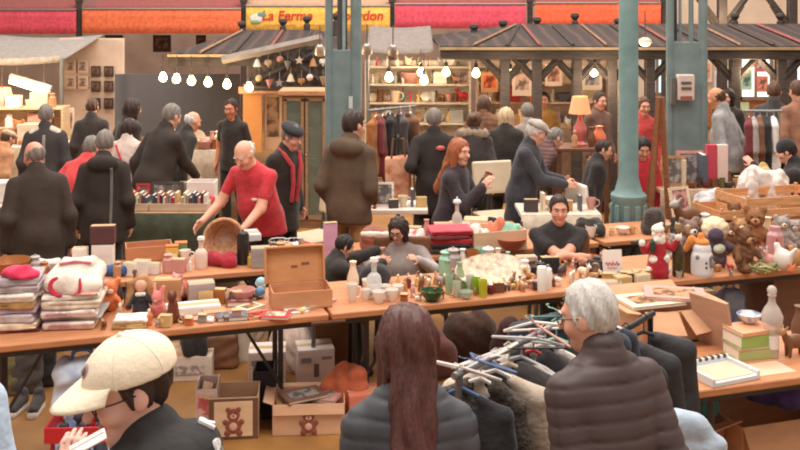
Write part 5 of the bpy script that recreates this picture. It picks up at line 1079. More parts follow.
# ---------- clothes rails
def rail(label,a,b,z):
    t=thing('clothes_rail',label,'clothes rail',(0,0,0)); RM=metal(60,58,58) if 'short' in label else metal(150,150,150); m=Mb(); a=np.array((*a,z)); b=np.array((*b,z)); m.tube([a,b],.014,10); m.go('bar',RM,t)
    u=unit(b-a); n=np.array((-u[1],u[0],0))
    for e,s in ((a,1),(b,-1)):
        c=e+u*.03*s; m=Mb(); m.tube([(c[0],c[1],.04),c],.013,8); m.go('upright',RM,t); m=Mb(); m.tube([c*np.array((1,1,0))+n*.25+(0,0,.03),c*np.array((1,1,0))-n*.25+(0,0,.03)],.014,8); m.go('foot',metal(120,120,120),t)
    return t
def hung(label,pos,rz,w,l,m_,hc,dep=.05,seed=1,sleeve=.5,tilt=0,hw=None,bare=False):
    t=thing('hung_garment',label,'garment',pos,rz); hc=pla(*C(hc)); hw=hw or w
    if not bare: m=Mb(); m.tube([(0,0,-.06),(0,0,-.02),(.015,0,.012),(0,0,.028),(-.02,0,.012)],.0035,6); m.tube([(-hw*.5,0,-.15),(-hw*.25,0,-.095),(0,0,-.06),(hw*.25,0,-.095),(hw*.5,0,-.15)],.009,6); m.go('hanger',hc,t)
    S=Sd(.011)
    for s in (-1,1):
        S.cap((s*.05,0,-.085),(s*w*.44,0,-.15),.028,.034,k=.03)
        if sleeve: S.cap((s*w*.45,0,-.16),(s*(w*.5+.02),-.01,-.16-sleeve),.04,.034,k=.03)
    S.box((0,0,-.13-l/2),(w*.42,dep,l/2),.04,k=.05); S.box((0,0,-.13-l*.75),(w*.46,dep*1.15,l*.25),.04,k=.06)
    if bare: S.ell((0,0,-.09),(.09,.05,.05),k=.05)
    else: S.ell((0,-.03,-.06),(.06,.05,.035),k=.02,op=-1)
    f=wrinkle(.007,10,seed); S.noise=lambda X:f(X)+.009*np.sin(X[...,0]*38+seed+2*np.sin(X[...,2]*5))*np.clip(-(X[...,2]+.1)*1.5,0,1)
    S.go('garment',m_,t); return t
ra,rb=np.array((.20,3.72)),np.array((.86,4.55)); zr=1.25
rail('clothes rail crowded with hangers between the two puffer jackets',ra,rb,zr)
KN=mat((96,86,76),.95,rgb2=(58,52,50),scale=60,bump=.5,bscale=70)
gs=[(.05,'black garment on a bright blue hanger at the near end of rail',fab(46,44,48),'blue',.34,.6),(.17,'dark speckled knitted garment on the crowded rail',KN,'white',.34,.62),(.27,'long beige garment on a white hanger in the crowded rail',fab(206,188,170),'white',.40,.8),(.36,'charcoal garment hanging behind the long beige one',fab(66,62,62),'cream',.40,.6),(.45,'off white garment with dark trim in mid rail',mat((212,202,192),.9,rgb2=(120,110,106),scale=5,thr=(.3,.42)),'silver',.4,.7),(.54,'black garment on a red topped hanger',fab(44,42,44),'red',.4,.62),(.63,'pale grey garment towards the far end of rail',fab(186,178,172),'white',.4,.7),(.72,'dark green garment near the far end of rail',fab(58,76,66),'mint',.38,.6),(.81,'navy garment close to the far end of rail',fab(48,54,66),'teal',.5,.6),(.91,'dark navy garment at the very end of the rail',fab(46,50,62),'white',.5,.55)]
ang=math.atan2(rb[1]-ra[1],rb[0]-ra[0])-PI/2
for i,(u,lab,m_,hc,w,l) in enumerate(gs):
    q=ra+(rb-ra)*u; hung(lab,(q[0],q[1],zr+(.07 if u>.8 else 0)),-.30+rg.uniform(-.12,.12),w,l,m_,hc,.03,i+1,sleeve=.4,hw=w*1.0)
# loose hangers heaped on the rail
for i,(u,dx,dz,c,rot) in enumerate(((.12,-.05,.0,'white',.5),(.2,.03,.0,'blue',-.4),(.3,-.06,.0,'white',1.2),(.5,.0,.0,'silver',.9),(.58,.06,.0,'rose',-.6),(.68,-.05,.0,'white',.3),(.8,.05,.0,'mint',-.9),(.88,-.06,.0,'teal',.8),(.4,.06,.0,'black',.1))):
    q=ra+(rb-ra)*u; cn=['white','blue','white','silver','rose','white','mint','teal','black'][i]
    m=Mb(); hk=[(0,0,.09),(0,0,.125),(.014,0,.145),(0,0,.162),(-.02,0,.145)]; m.tube([(-.16,0,0),(-.08,0,.045),(0,0,.08),(.08,0,.045),(.16,0,0)],.006,6).tube([(-.16,0,0),(.16,0,0)],.005,6).tube(hk,.003,6)
    o=m.go('clothes_hanger',pla(*C(c)),loc=(q[0]+dx,q[1],zr-.01+dz*.3),rz=ang+rot); o.rotation_euler=(1.1+.2*math.sin(i),.2*math.cos(i*2),ang+rot)
    tag(o,['white loose hanger at the near end of crowded rail','blue loose hanger lying over the speckled knit','white loose hanger lying above the long beige garment','silver loose hanger in the middle of the rail','rose loose hanger beside the silver one','white loose hanger by the pale grey garment','mint green loose hanger near the far rail end','teal loose hanger at the far rail end','black loose hanger between beige and off white garments'][i],'hanger')
ra2,rb2=np.array((.86,4.26)),np.array((1.18,4.66)); z2=1.19
rail('short clothes rail of black jackets behind the elderly man',ra2,rb2,z2)
BLJ=mat((50,48,50),.6,var=.2,scale=6,bump=.3,bscale=20)
for i,(u,lab) in enumerate(((.12,'black jacket hanging foremost on the short rail'),(.45,'black jacket hanging second on the short rail'),(.8,'black jacket hanging last on the short rail'))):
    q=ra2+(rb2-ra2)*u; hung(lab,(q[0],q[1],z2),-.15+.12*i,.44,.5,BLJ,'black',.045,40+i,sleeve=.42)
hung('pale blue denim garment hanging low beside the elderly man',(1.15,4.02,1.03),-.25,.28,.55,fab(176,190,204),'white',.06,50,sleeve=.3,bare=True)
t=thing('coat_stand','low metal stand holding the pale blue denim garment','stand',(1.15,4.12,0)); m=Mb(); m.tube([(0,0,0),(0,0,.93),(0,-.1,.94)],.012); m.go('pole',metal(130,130,130),t); m=Mb(); m.lathe([(.16,0),(.16,.02),(.02,.035)],n=20); m.go('base',metal(110,110,110),t)
# ---------- second row of tables
def P2(px,py): return PZ(px,py,.70)
p=P2(100,277); t=carton('dark maroon album box standing on a white package','.',.1,.1,.1,.1,'maroon') if False else None
carton('white upright package on the second table beside the blue cloth',(PX(100,7.2),7.28,.70),.1,.15,.1,.17,'white',closed=True,name='package')
carton('dark maroon case lying on top of the white package',(PX(100,7.2),7.28,.882),.1,.17,.1,.12,(96,60,58),closed=True,name='case')
carton('narrow white package behind the printed shirt stack',(PX(78,7.15),7.2,.70),.1,.10,.08,.16,'white',closed=True,name='package')
pile('blue_cloth','royal blue cloth folded small on the second table','cloth',(PX(118,7.1),7.12,.70),.2,(.24,.16,.08),fab(62,88,140),51)
t=carton('shallow open cardboard tray on the second table',(PX(147,7.5),7.55,.70),TH,.34,.2,.11,(196,136,98))
for i,(x,y,c,lab) in enumerate(((168,262,'yellow','yellow square tin stacked with green label by the cardboard tray'),(174,262,'green','green square tin next to the yellow tin'))):
    p=P2(x+4,263); t=thing('tin',lab,'tin',(p.x,p.y+.1*i,.70),.2); m=Mb(); m.box((0,0,.06),(.09,.06,.12)); m.go('body',pla(*C(c)),t,bevel=.006); m=Mb(); m.box((0,0,.128),(.094,.064,.014)); m.go('lid',pla(210,120,60),t,bevel=.004)
    m=Mb(); m.box((0,-.032,.06),(.07,.003,.03)); m.go('label',pla(230,220,190),t)
ware('cup','white cup beside the square tins',P2(185,262),.09,.09,CH,handle=True)
ware('bottle','white squat bottle with a cap on the second table',P2(201,268),.10,.19,pla(230,206,190),stopper=pla(236,226,216))
p=P2(222,262); t=thing('wicker_basket','round wicker bread basket standing on edge by the polo shirt man','basket',(p.x,p.y+.1,.70),.1); m=Mb(); RR=Rx(PI/2-.2); c=np.array((0,0,.15))
for k in range(7): m.tor(c+RR@np.array((0,0,-.07+.024*k)),.085+.010*k,.013,RR,24,6)
m.go('wall',mat((206,152,112),.8,var=.25,scale=30,bump=.4),t); m=Mb(); m.lathe([(.002,-.06),(.09,-.06),(.095,-.075),(.002,-.075)],c,24,RR); m.go('base',mat((216,168,130),.8,var=.2,scale=30),t)
p=P2(221,268); m=Mb(); pile('cushion','deep red cushion in front of the wicker basket','cushion',(p.x,p.y+.06,.70),.1,(.26,.16,.11),fab(172,40,56),52)
ware('mug','dark canister beside the wicker basket',P2(243,264),.10,.22,pla(48,44,44),lid=pla(60,56,54))
ware('jar','little yellow jar under the dark canister',P2(252,266),.07,.09,pla(212,180,90))
for i,(px,w,lab) in enumerate(((278,.13,'silver wire basket nearest the polo shirt man'),(293,.12,'silver wire basket next to the raised carton lid'))):
    p=P2(px,258); t=thing('wire_basket',lab,'basket',(p.x,p.y+.06,.70),.1); m=Mb()
    for z in (0.005,.06,.12): m.tor((0,0,z),w/2+z*.1,.004,None,18,5)
    m.go('ring',metal(190,190,190),t); m=Mb()
    for k in range(12): a=k*PI/6; m.tube([(math.cos(a)*w/2,math.sin(a)*w/2,0),(math.cos(a)*(w/2+.012),math.sin(a)*(w/2+.012),.12)],.003,4)
    m.go('upright_wire',metal(180,180,180),t)
pile('red_cloth','red checked cloth crumpled behind the raised carton lid','cloth',(P2(308,262).x,P2(308,262).y+.1,.70),.1,(.2,.16,.12),multi((186,60,70),(220,150,150),20),53)
p=P2(330,262); carton('tall pink board package leaning behind the child',(p.x,p.y+.03,.70),.3,.10,.04,.28,(226,164,186),closed=True,name='package')
soft('knitted_hat','brown knitted hat with a white band behind the seated woman','hat',(PX(373,7.62),7.72,.70),.2,[('crown',fab(150,90,70),.003,[('e',(0,0,.12),(.11,.1,.09)),('e',(0,0,.06),(.11,.1,.06))]),('band',fab(236,222,206),.003,[('c',(-.09,-.05,.16),(.02,-.10,.16),.022),('c',(.02,-.10,.16),(.1,-.04,.15),.022)])],.01)
RS='on the second table behind the seated woman'
p,zz=stack(450,255,.34,.24,[('charcoal',.04,'charcoal folded garment at the bottom of red clothes pile'),('black',.035,'black folded garment under the red ones'),('red',.04,'red folded garment in the pile behind the seated woman'),('maroon',.025,'maroon folded garment between two red ones'),((214,70,84),.04,'bright red folded garment on top of the pile')],z=.70)
pile('crumpled_garment','red and white garment crumpled left of the red pile','clothing',(PX(420,7.8),7.86,.70),.1,(.26,.2,.15),multi((196,50,60),(232,214,204),8),54)
t=carton('cream open wooden tray full of cloths beside the red pile',(P2(495,252).x,P2(495,252).y+.14,.70),TH,.44,.3,.16,(226,188,152))
for i,(x,y,c,sz,lab) in enumerate(((-.12,0,'white',(.18,.2,.2),'white cloth bundled in the cream tray'),(.02,.02,(226,130,100),(.16,.16,.22),'salmon cloth bundled in the cream tray'),(.13,.0,'mint',(.2,.18,.2),'mint green cloth bundled in the cream tray'))):
    q=P2(495,252); pile('cloth_bundle',lab,'cloth',(q.x+x,q.y+.14+y+x*.3,.715),.2*i,sz,fab(*C(c)),60+i)
p=P2(510,250); t=thing('terracotta_bowl','wide reddish terracotta bowl on the second table by the man in black','bowl',(p.x,p.y+.0,.70)); m=Mb(); m.lathe([(.06,0),(.065,.01),(.12,.07),(.13,.1),(.12,.1),(.06,.02),(.002,.015)],n=24); m.go('body',pla(196,104,84),t)
ware('bottle','clear plastic bottle lying upright by the redhead woman',(PX(456,8.3),8.14,.70),.09,.3,GL(226,214,206),lid=pla(230,230,230))
# chairs
def chair(label,px,d,rz,c,sh=.45):
    t=thing('chair',label,'chair',(PX(px,d),d,0),rz); cm=pla(*C(c)); m=Mb(); m.box((0,0,sh),(.42,.40,.03)); m.go('seat',cm,t,bevel=.012)
    S=Sd(.012); S.box((0,.2,sh+.34),(.21,.018,.16),.015,Rx(-.12)); S.ell((0,.2,sh+.34),(.08,.1,.05),k=.01,op=-1) if False else None; S.go('backrest',cm,t)
    for x in (-.18,.18):
        for y in (-.16,.18): m=Mb(); m.tube([(x,y,sh-.01),(x*1.1,y*1.15,0)],.016,8); m.go('leg',metal(120,116,112),t)
        m=Mb(); m.tube([(x,.18,sh),(x,.215,sh+.22)],.014,8); m.go('back_post',metal(120,116,112),t)
    return t
chair('cream backed chair tilted beside the beret man',316,9.3,-.9,'cream'); chair('cream moulded chair behind the redhead woman',500,9.75,.3,'cream',.55); chair('white plastic chair by the round green column',596,9.42,1.9,'white')
pile('plastic_bag','white plastic bag lying on the second table by the bald man','bag',(PX(44,7.05),7.1,.70),.1,(.34,.16,.12),fab(222,216,212),77)
chair('plain brown chair hidden under the seated man in black',PX(559,7.5)*1000/7.6+400,7.62,PI,'brown',.42); chair('plain brown chair under the seated woman in grey',402,7.55,PI,'brown',.42); chair('plain brown chair under the child in the black jacket',335,7.12,PI/2+.26,'brown',.42)
# crates on the second row and white sack
def crate(label,loc,rz,w,d,h,c,slats=3):
    t=thing('wooden_crate',label,'crate',loc,rz); wm=wood(*c); sl=h/slats
    for i in range(slats):
        z=sl*(i+.45); m=Mb(); m.box((0,-d/2,z),(w,.012,sl*.72)); m.box((0,d/2,z),(w,.012,sl*.72)); m.box((-w/2,0,z),(.012,d,sl*.72)); m.box((w/2,0,z),(.012,d,sl*.72)); m.go('slat_ring',wm,t)
    for x in (-1,1):
        for y in (-1,1): m=Mb(); m.box((x*(w/2-.015),y*(d/2-.015),h/2),(.025,.025,h)); m.go('corner_post',wm,t)
    m=Mb(); m.box((0,0,.006),(w-.01,d-.01,.012)); m.go('bottom',wm,t); return t
crate('large pale wooden crate on the second table above the hens',(PX(778,8.6),8.72,.70),TH,.85,.45,.30,(226,168,118)); crate('smaller pale wooden crate behind the grey plush animal',(PX(728,8.5),8.6,.70),TH,.34,.4,.2,(214,156,108),2)
pile('white_sack','white plastic sack slumped over the large wooden crate','sack',(PX(770,9.05),9.12,.70),.2,(.66,.3,.46),fab(226,212,204),71)
pile('white_sack','pale grey plastic sack on the second table beside crates','sack',(PX(718,8.9),8.98,.70),.1,(.44,.26,.28),fab(206,204,206),72)
figurine('grey furry animal figure standing on the second table by the grey plush',(PX(690,8.3),8.35,.70),.5,.30,'brown','grey','animal')
pile('cloth_heap','black coat heaped on the second table beside the round column','cloth',(PX(592,8.2),8.3,.70),.1,(.26,.24,.16),fab(60,56,54),73)
pile('cloth_heap','dark clothing heaped behind the Christmas figurine','cloth',(PX(657,8.3),8.38,.70),.1,(.24,.24,.22),fab(72,64,58),74)
t=thing('folding_ladder','brown wooden easel board standing behind the red sweatshirt boy','easel',(PX(657,9.2),9.25,0),.2); m=Mb(); m.tube([(-.1,0,0),(.03,0,1.75)],.03,4); m.go('leg',wood(150,96,62),t); m=Mb(); m.tube([(.17,0,0),(.06,0,1.75)],.03,4); m.go('leg',wood(150,96,62),t); m=Mb(); m.tube([(.03,.45,0),(.045,0,1.7)],.025,4); m.go('leg',wood(150,96,62),t); t.name='easel'
frame('framed pink picture leaning beside the boy in red',(PX(675,8.9),8.6,.70),.5,.22,.34,'cream','rose',14)
# ---------- third row: books and frames on the green clothed table
def P3(px,py): return PZ(px,py,.75)
BC=['white','cream','rose','red','slate','tan','grey','maroon','straw','charcoal','lilac','brown']
for j,(px,lab) in enumerate(((134,'first'),(164,'second'),(193,'third'))):
    x0=PX(px,9.0); t=carton('shallow pale book box on the green clothed table, %s from the hooded browser'%lab,(x0,9.08,.75),0,.26,.2,.07,(214,186,156))
    for i in range(9):
        c=BC[(i*5+j*4)%12]; book('%s spined book standing in the %s pale book box'%(c,lab),(x0-.104+i*.026,9.08,.76),0,.15,.15-.02*((i*7+j)%3),.022,c,flat=False,group='books in the %s pale box'%lab)
frame('charcoal framed grey picture standing behind the book boxes',(PX(166,9.3),9.34,.75),0,.30,.20,'charcoal','grey',8); frame('narrow red framed card standing behind the first book box',(PX(141,9.3),9.36,.75),0,.13,.18,'red','rose',8); frame('pale framed print beside the charcoal framed picture',(PX(185,9.3),9.36,.75),0,.13,.20,'cream','white',8)
carton('white open box behind the book boxes by the polo shirt man',(PX(202,9.4),9.42,.75),0,.26,.18,.20,'white'); pile('cloth_bundle','red cloth bundled before the white open box','cloth',(PX(205,9.2),9.24,.75),0,(.24,.16,.12),fab(190,60,66),81)
p=PZ(232,214,.95); carton('grey folded paper held by the man in the red polo shirt',(PX(240,7.75),7.74,.80),.3,.30,.22,.04,(196,196,200),closed=True,name='paper_bundle')
carton('white box on the second green clothed table',(PX(8,9.4),9.45,.75),0,.3,.2,.18,'white',closed=True)
carton('low brown box on the floor under the green cloth end',(PX(222,9.3),9.3,0),0,.3,.2,.3,(120,90,66),closed=True)
# ---------- small goods set out in rows
used={}
def goods(place,items,x0,x1,d,z,group=None,dj=.05,hs=1.0,rot=.6,pts=None):
    n=len(items); K={'v':'vase','j':'jar','b':'bottle','c':'cup','o':'bowl','t':'tumbler','k':'candlestick','p':'figurine','a':'figurine','h':'figurine','f':'picture','r':'box','B':'book','d':'plush','P':'plate'}
    seen={}; W_={'v':'vase','j':'lidded jar','b':'bottle','c':'cup','o':'bowl','t':'tumbler','k':'candlestick','p':'human figurine','a':'animal figurine','h':'hen figurine','f':'framed picture','r':'small box','B':'upright book','d':'plush toy','P':'standing plate'}
    for i,(k,c,h) in enumerate(items):
        if pts: x,y=pts[i]; x+=rg.uniform(-.012,.012); y+=rg.uniform(-.02,.02)
        else: x=PX(x0+(x1-x0)*(i+.5)/n,d); y=d+rg.uniform(-dj,dj)
        h=h*hs; a=rg.uniform(-rot,rot)
        prev='%s %s'%(items[i-1][1],W_[items[i-1][0]]) if i else None; nx='%s %s'%(items[i+1][1],W_[items[i+1][0]]) if i<n-1 else None
        lab='%s %s on %s'%(c,W_[k],place)
        cnt=sum(1 for q in items if q[0]==k and q[1]==c)
        if cnt>1: lab='%s %s beside the %s on %s'%(c,W_[k],nx or prev,place)
        if lab in used: lab='%s %s after the %s on %s'%(c,W_[k],prev or nx,place)
        used[lab]=1; L=(x,y,z)
        if k in 'vjbcotk':
            w={'v':.55,'j':.7,'b':.3,'c':1.0,'o':2.0,'t':.6,'k':.35}[k]*h
            ware(K[k],lab,L,w,h,pla(*C(c),r=.3),rz=a,lid=pla(*C(c)) if k=='j' else None,handle=(k=='c'),stopper=pla(120,90,70) if k=='b' else None)
        elif k in 'pah': figurine(lab,L,a,h,c,'rose' if k=='p' else c,{'p':'person','a':'animal','h':'hen'}[k])
        elif k=='f': frame(lab,L,a*.4,h*.8,h,c,'grey' if c!='grey' else 'tan',8)
        elif k=='r': carton(lab,L,a*.4,h*1.2,h*.8,h,c,closed=True,name='small_box')
        elif k=='B': book(lab,(x,y,z),a*.15,h*.7,h,h*.16,c,flat=False)
        elif k=='d': bear(lab,L,a,h*1.0,c,'cream',name='plush_toy')
        elif k=='P': plate(lab,L,h/2,c,None,0,78)
def shelf_unit(label,x0,x1,d,levels,ztop,c=(206,178,150),dp=.3,back=True,mt=None):
    X0,X1=PX(x0,d),PX(x1,d); t=thing('shelf_unit',label,'shelves',((X0+X1)/2,d+dp/2,0)); w=X1-X0; wm=mt or wood(*c)
    for s in (-1,1): m=Mb(); m.box((s*w/2,0,ztop/2),(.03,dp,ztop)); m.go('side_panel',wm,t)
    for z in levels: m=Mb(); m.box((0,0,z-.012),(w-.03,dp,.024)); m.go('shelf',wm,t)
    if back: m=Mb(); m.box((0,dp/2,ztop/2),(w,.012,ztop)); m.go('back_panel',wm,t)
    return t
# lit corner shop shelves
LV=(.55,.85,1.15)
shelf_unit('lit cream shelves of the corner shop under the tube light',-45,62,13.9,LV,1.16,(222,190,150)); 
goods('the third lit corner shelf',[('r','tan',.18),('b','amber',.24),('j','orange',.16),('v','rose',.2),('r','white',.16),('c','cream',.1),('r','cream',.2),('j','tan',.18)],-40,58,14.0,1.15)
goods('the second lit corner shelf',[('r','cream',.18),('r','orange',.14),('v','tan',.2),('j','white',.18),('o','cream',.08),('r','rose',.2),('b','brown',.24)],-40,58,14.0,.85)
goods('the lit shop counter',[('r','white',.22),('v','orange',.26),('j','amber',.22),('r','tan',.2),('d','orange',.3),('r','cream',.25),('j','rose',.2),('r','grey',.16)],-36,60,12.85,.8)
t=thing('orange_lampshade','large glowing amber lampshade at the far edge of the lit corner','lamp',PD(2,108,14.75)); m=Mb(); m.lathe([(.2,0),(.12,.3),(.11,.3),(.19,0)],n=24); m.go('lamp_shade',mat((250,206,140),.6,emit=1.2,var=.04),t); m=Mb(); m.tube([(0,0,.1),(0,0,.74)],.01); m.go('stem',pla(120,100,80),t)
poster(64,74,108,134,14.6,(232,214,190),'cream price board beside the lit corner shelves',(214,160,140)); poster(68,80,138,150,14.2,(226,212,190),'small cream board low beside the lit corner shelves',(190,150,130))
# crockery table under the bulbs
goods('the back table under the bulbs',[('P','white',.2),('o','cream',.1),('v','white',.24),('r','orange',.14),('o','tan',.1),('P','cream',.22),('c','white',.12),('v','rose',.2),('j','cream',.2),('P','straw',.2),('d','tan',.2),('o','white',.1)],152,248,12.15,.85,dj=.08)
goods('the front edge of the back table',[('o','straw',.1),('c','cream',.1),('r','tan',.1),('o','rose',.1),('t','amber',.12),('c','orange',.1),('P','tan',.16),('o','maroon',.1)],172,246,12.05,.85,dj=.02)
# bric-a-brac beyond the square pillar
shelf_unit('crowded white bric-a-brac shelves between the two timber stalls',366,470,14.6,(.5,.85,1.15,1.42,1.68),1.75,(226,212,196))
SH=[('v','white',.2),('f','charcoal',.2),('c','cream',.1),('k','amber',.2),('v','charcoal',.18),('P','white',.2),('f','white',.2),('j','grey',.16),('p','brown',.2),('o','straw',.09),('b','black',.2),('f','tan',.18),('h','white',.16)]
import copy
def mix(seed,n,hmax=.24):
    r=random.Random(seed); cs=list(GCOL); out=[]
    for i in range(n): out.append((r.choice('vjbcotkpahfrBP'),r.choice(['white','cream','white','grey','tan','brown','charcoal','rose','straw','amber','orange','red','silver','slate','olive','lilac']),r.uniform(.12,hmax)))
    return out
for z,pl,sd_ in ((1.42,'the top crowded white shelf',1),(1.15,'the upper middle crowded white shelf',2),(.85,'the lower middle crowded white shelf',3),(.5,'the bottom crowded white shelf',4)): goods(pl,mix(sd_,13,.2),369,467,14.75,z)
goods('the ridge of the crowded shelves',mix(9,9,.18),372,464,14.75,1.68)
goods('the pale table behind the brown hooded man',[('o','white',.09),('B','orange',.2),('B','red',.18),('f','white',.22),('r','charcoal',.07),('c','cream',.1),('B','slate',.16),('r','straw',.08)],352,426,9.15,.76,dj=.06)
t=thing('shopping_bag','pale peach patterned tote bag hanging between brown hooded man and red patched coat','bag',(PX(398,10.0),10.0,.55),.1); m=Mb(); S=Sd(.012); S.box((0,0,.27),(.13,.05,.27),.03); S.noise=wrinkle(.006,14,3); S.go('body',multi((226,172,140),(196,120,90),12,(.4,.6)),t); m=Mb(); m.tube([(-.07,-.03,.52),(-.05,-.03,.72),(.05,-.03,.72),(.07,-.03,.52)],.012,6); m.go('handle',pla(120,80,60),t)
t=thing('bag_stand','dark stand with hooks carrying the peach tote bag','stand',(PX(398,10.1),10.1,0)); m=Mb(); m.tube([(0,0,0),(0,0,1.5)],.02); m.go('pole',LEGM,t); m=Mb(); m.tube([(-.05,0,1.27),(0,0,1.3),(0,-.12,1.26),(0,-.14,1.29)],.01); m.go('hook',LEGM,t); m=Mb(); m.lathe([(.2,0),(.2,.02),(.03,.04)],n=16); m.go('base',LEGM,t)
for i,(px,d,c,l,lab) in enumerate(((376,11.2,'amber',.6,'amber garment hung past the square pillar'),(383,11.3,'maroon',.6,'maroon garment hung past the square pillar'),(390,11.4,'black',.7,'black garment hung past the square pillar'),(401,11.4,'charcoal',.7,'charcoal garment hung past the square pillar'),(410,11.5,'brown',.6,'brown garment hung past the square pillar'))):
    hung(lab,(PX(px,d),d,1.42),1.2+.2*i,.36,l,fab(*C(c)),'white',.05,90+i,sleeve=.3)
rail('clothes rail beyond the square pillar with dark garments',(PX(368,11.1),11.1),(PX(416,11.6),11.6),1.42)
# goods before the flat capped man and around the lamp
goods('the table before the flat capped man',[('r','charcoal',.1),('B','cream',.16),('o','white',.1),('r','tan',.08),('B','slate',.14),('c','rose',.1)],524,598,8.9,.78,dj=.06)
p=PD(580,131,11.2); t=thing('table_lamp','table lamp with a glowing orange shade on a pink base','lamp',(p.x,11.2,1.02)); m=Mb(); m.lathe([(.125,.36),(.085,.55),(.08,.55),(.12,.36)],n=28); m.go('lamp_shade',mat((238,160,112),.7,emit=.45,var=.03),t); m=Mb(); m.lathe([(.07,0),(.075,.02),(.03,.05),(.07,.14),(.075,.2),(.03,.28),(.015,.4)],n=20); m.go('lamp_base',pla(216,120,110),t)
bulb_fill_light((p.x,11.2,1.45),3,(1,.7,.4),.05)
t=thing('side_table','dark wooden side table under the orange lamp','table',(p.x,11.2,0)); m=Mb(); m.box((0,0,1.0),(.6,.45,.04)); m.go('tabletop',wood(120,80,56),t,bevel=.006)
for x in (-.26,.26):
    for y in (-.18,.18): m=Mb(); m.box((x,y,.49),(.045,.045,.98)); m.go('leg',wood(110,74,52),t)
goods('the dark side table by the lamp',[('p','tan',.2),('v','brown',.22)],566,600,11.1,1.02,dj=.02)
ware('vase','round orange vase on the dark side table beyond the lamp',(PX(600,11.3),11.35,1.02),.2,.2,pla(224,120,80))
# inside the cross-braced stall
shelf_unit('long wooden back shelves inside the cross-braced stall',478,618,16.6,(.6,.95,1.28,1.55),1.62,(226,196,172))
for z,pl,sd_ in ((1.28,'the top shelf of the cross-braced stall',21),(.95,'the middle shelf of the cross-braced stall',22),(.6,'the low shelf of the cross-braced stall',23)): goods(pl,mix(sd_,12,.26),482,614,16.75,z)
poster(481,498,72,92,16.4,(226,160,120),'peach round patterned poster in the first stall bay',(236,120,80)); poster(512,532,66,96,16.4,(236,214,206),'pale pink poster in the second stall bay',(216,180,170)); poster(545,562,64,86,16.4,(232,208,196),'pale peach poster in the third stall bay',(206,150,130)); poster(582,602,66,90,16.4,(238,220,206),'cream poster in the fourth stall bay',(190,180,190)); poster(606,619,74,96,16.4,(232,200,180),'peach notice beside the round column',(210,140,110))
goods('the counter of the cross-braced stall',mix(31,10,.26),470,600,13.9,.9,dj=.1)
cloth_table('long counter table inside the cross-braced stall',PX(466,13.9),PX(606,13.9),13.7,.9,fab(150,120,100),wood(190,150,116),.45)
# table by the double pillar
goods('the table by the double green pillar',[('f','tan',.30),('B','cream',.26),('f','rose',.34),('B','slate',.32),('B','charcoal',.24),('c','maroon',.1),('v','brown',.14),('r','charcoal',.08)],668,745,9.98,.8,dj=.05,rot=.3)
for i,(px,c,lab) in enumerate(((711,(200,70,88),'tall raspberry red board standing on the table by the double pillar'),(722,(236,206,196),'tall pale pink board beside the raspberry red board'))):
    d=9.9; t=thing('display_board',lab,'board',(PX(px,d),d+.0,.8),.1); m=Mb(); m.box((0,0,.21),(.105,.05,.42)); m.go('panel',pla(*c,r=.7),t,bevel=.004); m=Mb(); m.box((0,0,.01),(.13,.12,.02)); m.go('foot',pla(90,80,76),t)
goods('the near edge of the table by the double pillar',[('o','brown',.06),('t','charcoal',.1),('o','maroon',.06),('c','brown',.09),('t','olive',.1),('o','charcoal',.06),('c','tan',.09),('o','grey',.05)],688,748,9.85,.8,dj=.02)
rail('clothes rail with belts and bags before the charcoal jacket man',(PX(744,10.9),10.9),(PX(782,10.9),10.9),1.44)
for i,(px,c,l,lab) in enumerate(((749,'maroon',.45,'maroon garment on the rail before the bright windows'),(754,'grey',.5,'grey garment on the rail before the bright windows'),(760,'brown',.5,'brown garment on the rail before the bright windows'),(767,'black',.55,'black garment on the rail before the bright windows'),(774,'white',.5,'white garment on the rail before the bright windows'))):
    hung(lab,(PX(px,10.9),10.9,1.44),1.25,.34,l,fab(*C(c)),'silver',.04,120+i,sleeve=.25)
pile('straw_bag','olive straw bag on the floor table before the black capped person','bag',(PX(764,9.5),9.55,.70),.2,(.3,.24,.4),fab(190,160,104),75)
poster(696,712,60,82,20.4,(238,206,184),'peach poster on the wall just past the double pillar',(226,160,120)); poster(652,664,100,118,15,(206,120,100),'coral board behind the red vest person',(230,180,160))
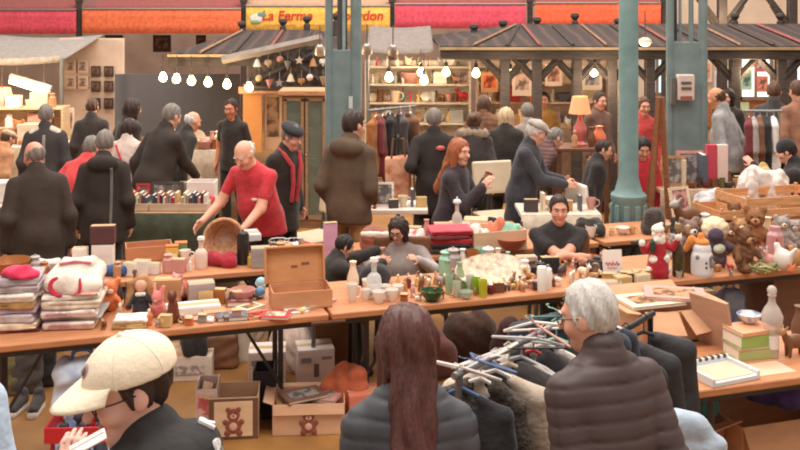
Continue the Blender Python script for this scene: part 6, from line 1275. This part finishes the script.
# ---------- goods on shelf ends and wall above the lit corner
# ---------- closer set smalls filling the tables
def goods_t(place,items,p0,p1,B,v,z,**k):
    """one row along the table, v metres behind its front edge"""
    b=np.array(B)+VV*v; n=len(items); P=[]
    for i in range(n):
        a=(p0+(p1-p0)*(i+.5)/n-400)/F; u=(a*b[1]-b[0])/(UU[0]-a*UU[1]); P.append(b+UU*u)
    goods(place,items,0,0,0,z,pts=P,**k)
def small(seed,n,kinds,cols,lo,hi):
    r=random.Random(seed); return [(r.choice(kinds),r.choice(cols),r.uniform(lo,hi)) for i in range(n)]
BR=['brown','tan','amber','cream','straw','charcoal','rose','white','grey']
goods_t('the crib row behind the coffee cups',small(61,11,'ppa',BR,.07,.12),402,505,B0,.40,.75)
goods_t('the front strip of the glassware table',small(62,12,'aapcr',BR,.035,.07),400,540,B0,.10,.75)
goods_t('the strip before the tumblers',small(63,9,'atc',['mint','green','white','olive','cream','straw','grey'],.04,.08),436,512,B0,.2,.75)
goods_t('the back edge behind the oval dish',small(64,8,'vtbj',['mint','white','green','cream','grey','amber'],.12,.17),440,512,B0,.6,.75)
goods_t('the table before the crossed arms',small(65,13,'aaprj',BR+['black'],.06,.12),508,606,B0,.45,.75)
goods_t('the front edge near the white candles',small(66,9,'aapr',BR+['black'],.04,.08),512,560,B0,.14,.75)
goods_t('the strip before the Christmas figurine',small(67,9,'rrac',BR+['black'],.03,.06),604,655,B0,.12,.75)
goods_t('the back edge behind the snowman jar',small(68,10,'dvbdj',BR,.16,.26),668,800,B0,.55,.75)
goods_t('the front edge before the pottery hens',small(69,8,'ahct',BR+['red','green'],.04,.08),712,800,B0,.12,.75)
goods_t('the strip behind the booklets',small(70,9,'rroac',BR+['red','maroon','slate'],.04,.09),204,258,B0,.42,.75)
goods_t('the edge before wine red cloths',small(71,9,'raah',BR+['orange','red'],.03,.06),150,256,B0,.06,.75)
goods_t('the back of the clothes stack table',small(72,9,'dvrjb',BR+['orange'],.1,.18),104,182,B0,.55,.75)
goods_t('the second table by blue cloth',small(73,7,'rrjb',BR+['white','slate'],.06,.14),112,196,B2,.14,.70)
goods_t('the left end of the second table',small(74,7,'rroj',BR+['white','orange'],.08,.14),-6,76,B2,.3,.70)
goods_t('the table under wire baskets',small(75,8,'rvjbc',BR+['red','green'],.08,.16),250,318,B2,.12,.70)
goods_t('the table beside round column',small(76,8,'rjcoa',BR+['orange','black'],.05,.1),585,668,B2,.2,.70)
goods_t('the table before wooden crates',small(77,9,'rvddj',BR+['white'],.12,.24),668,800,B2,.06,.70)
goods_t('the table behind red clothes',small(78,8,'rrvc',BR+['white','pink'],.1,.18),404,530,B2,.46,.70)
pile('black_jacket','black jacket heaped on the table edge before the woman in grey','clothing',tuple(B0+UU*.42+VV*.56)+(.75,),TH,(.34,.14,.13),fab(48,44,46),91)
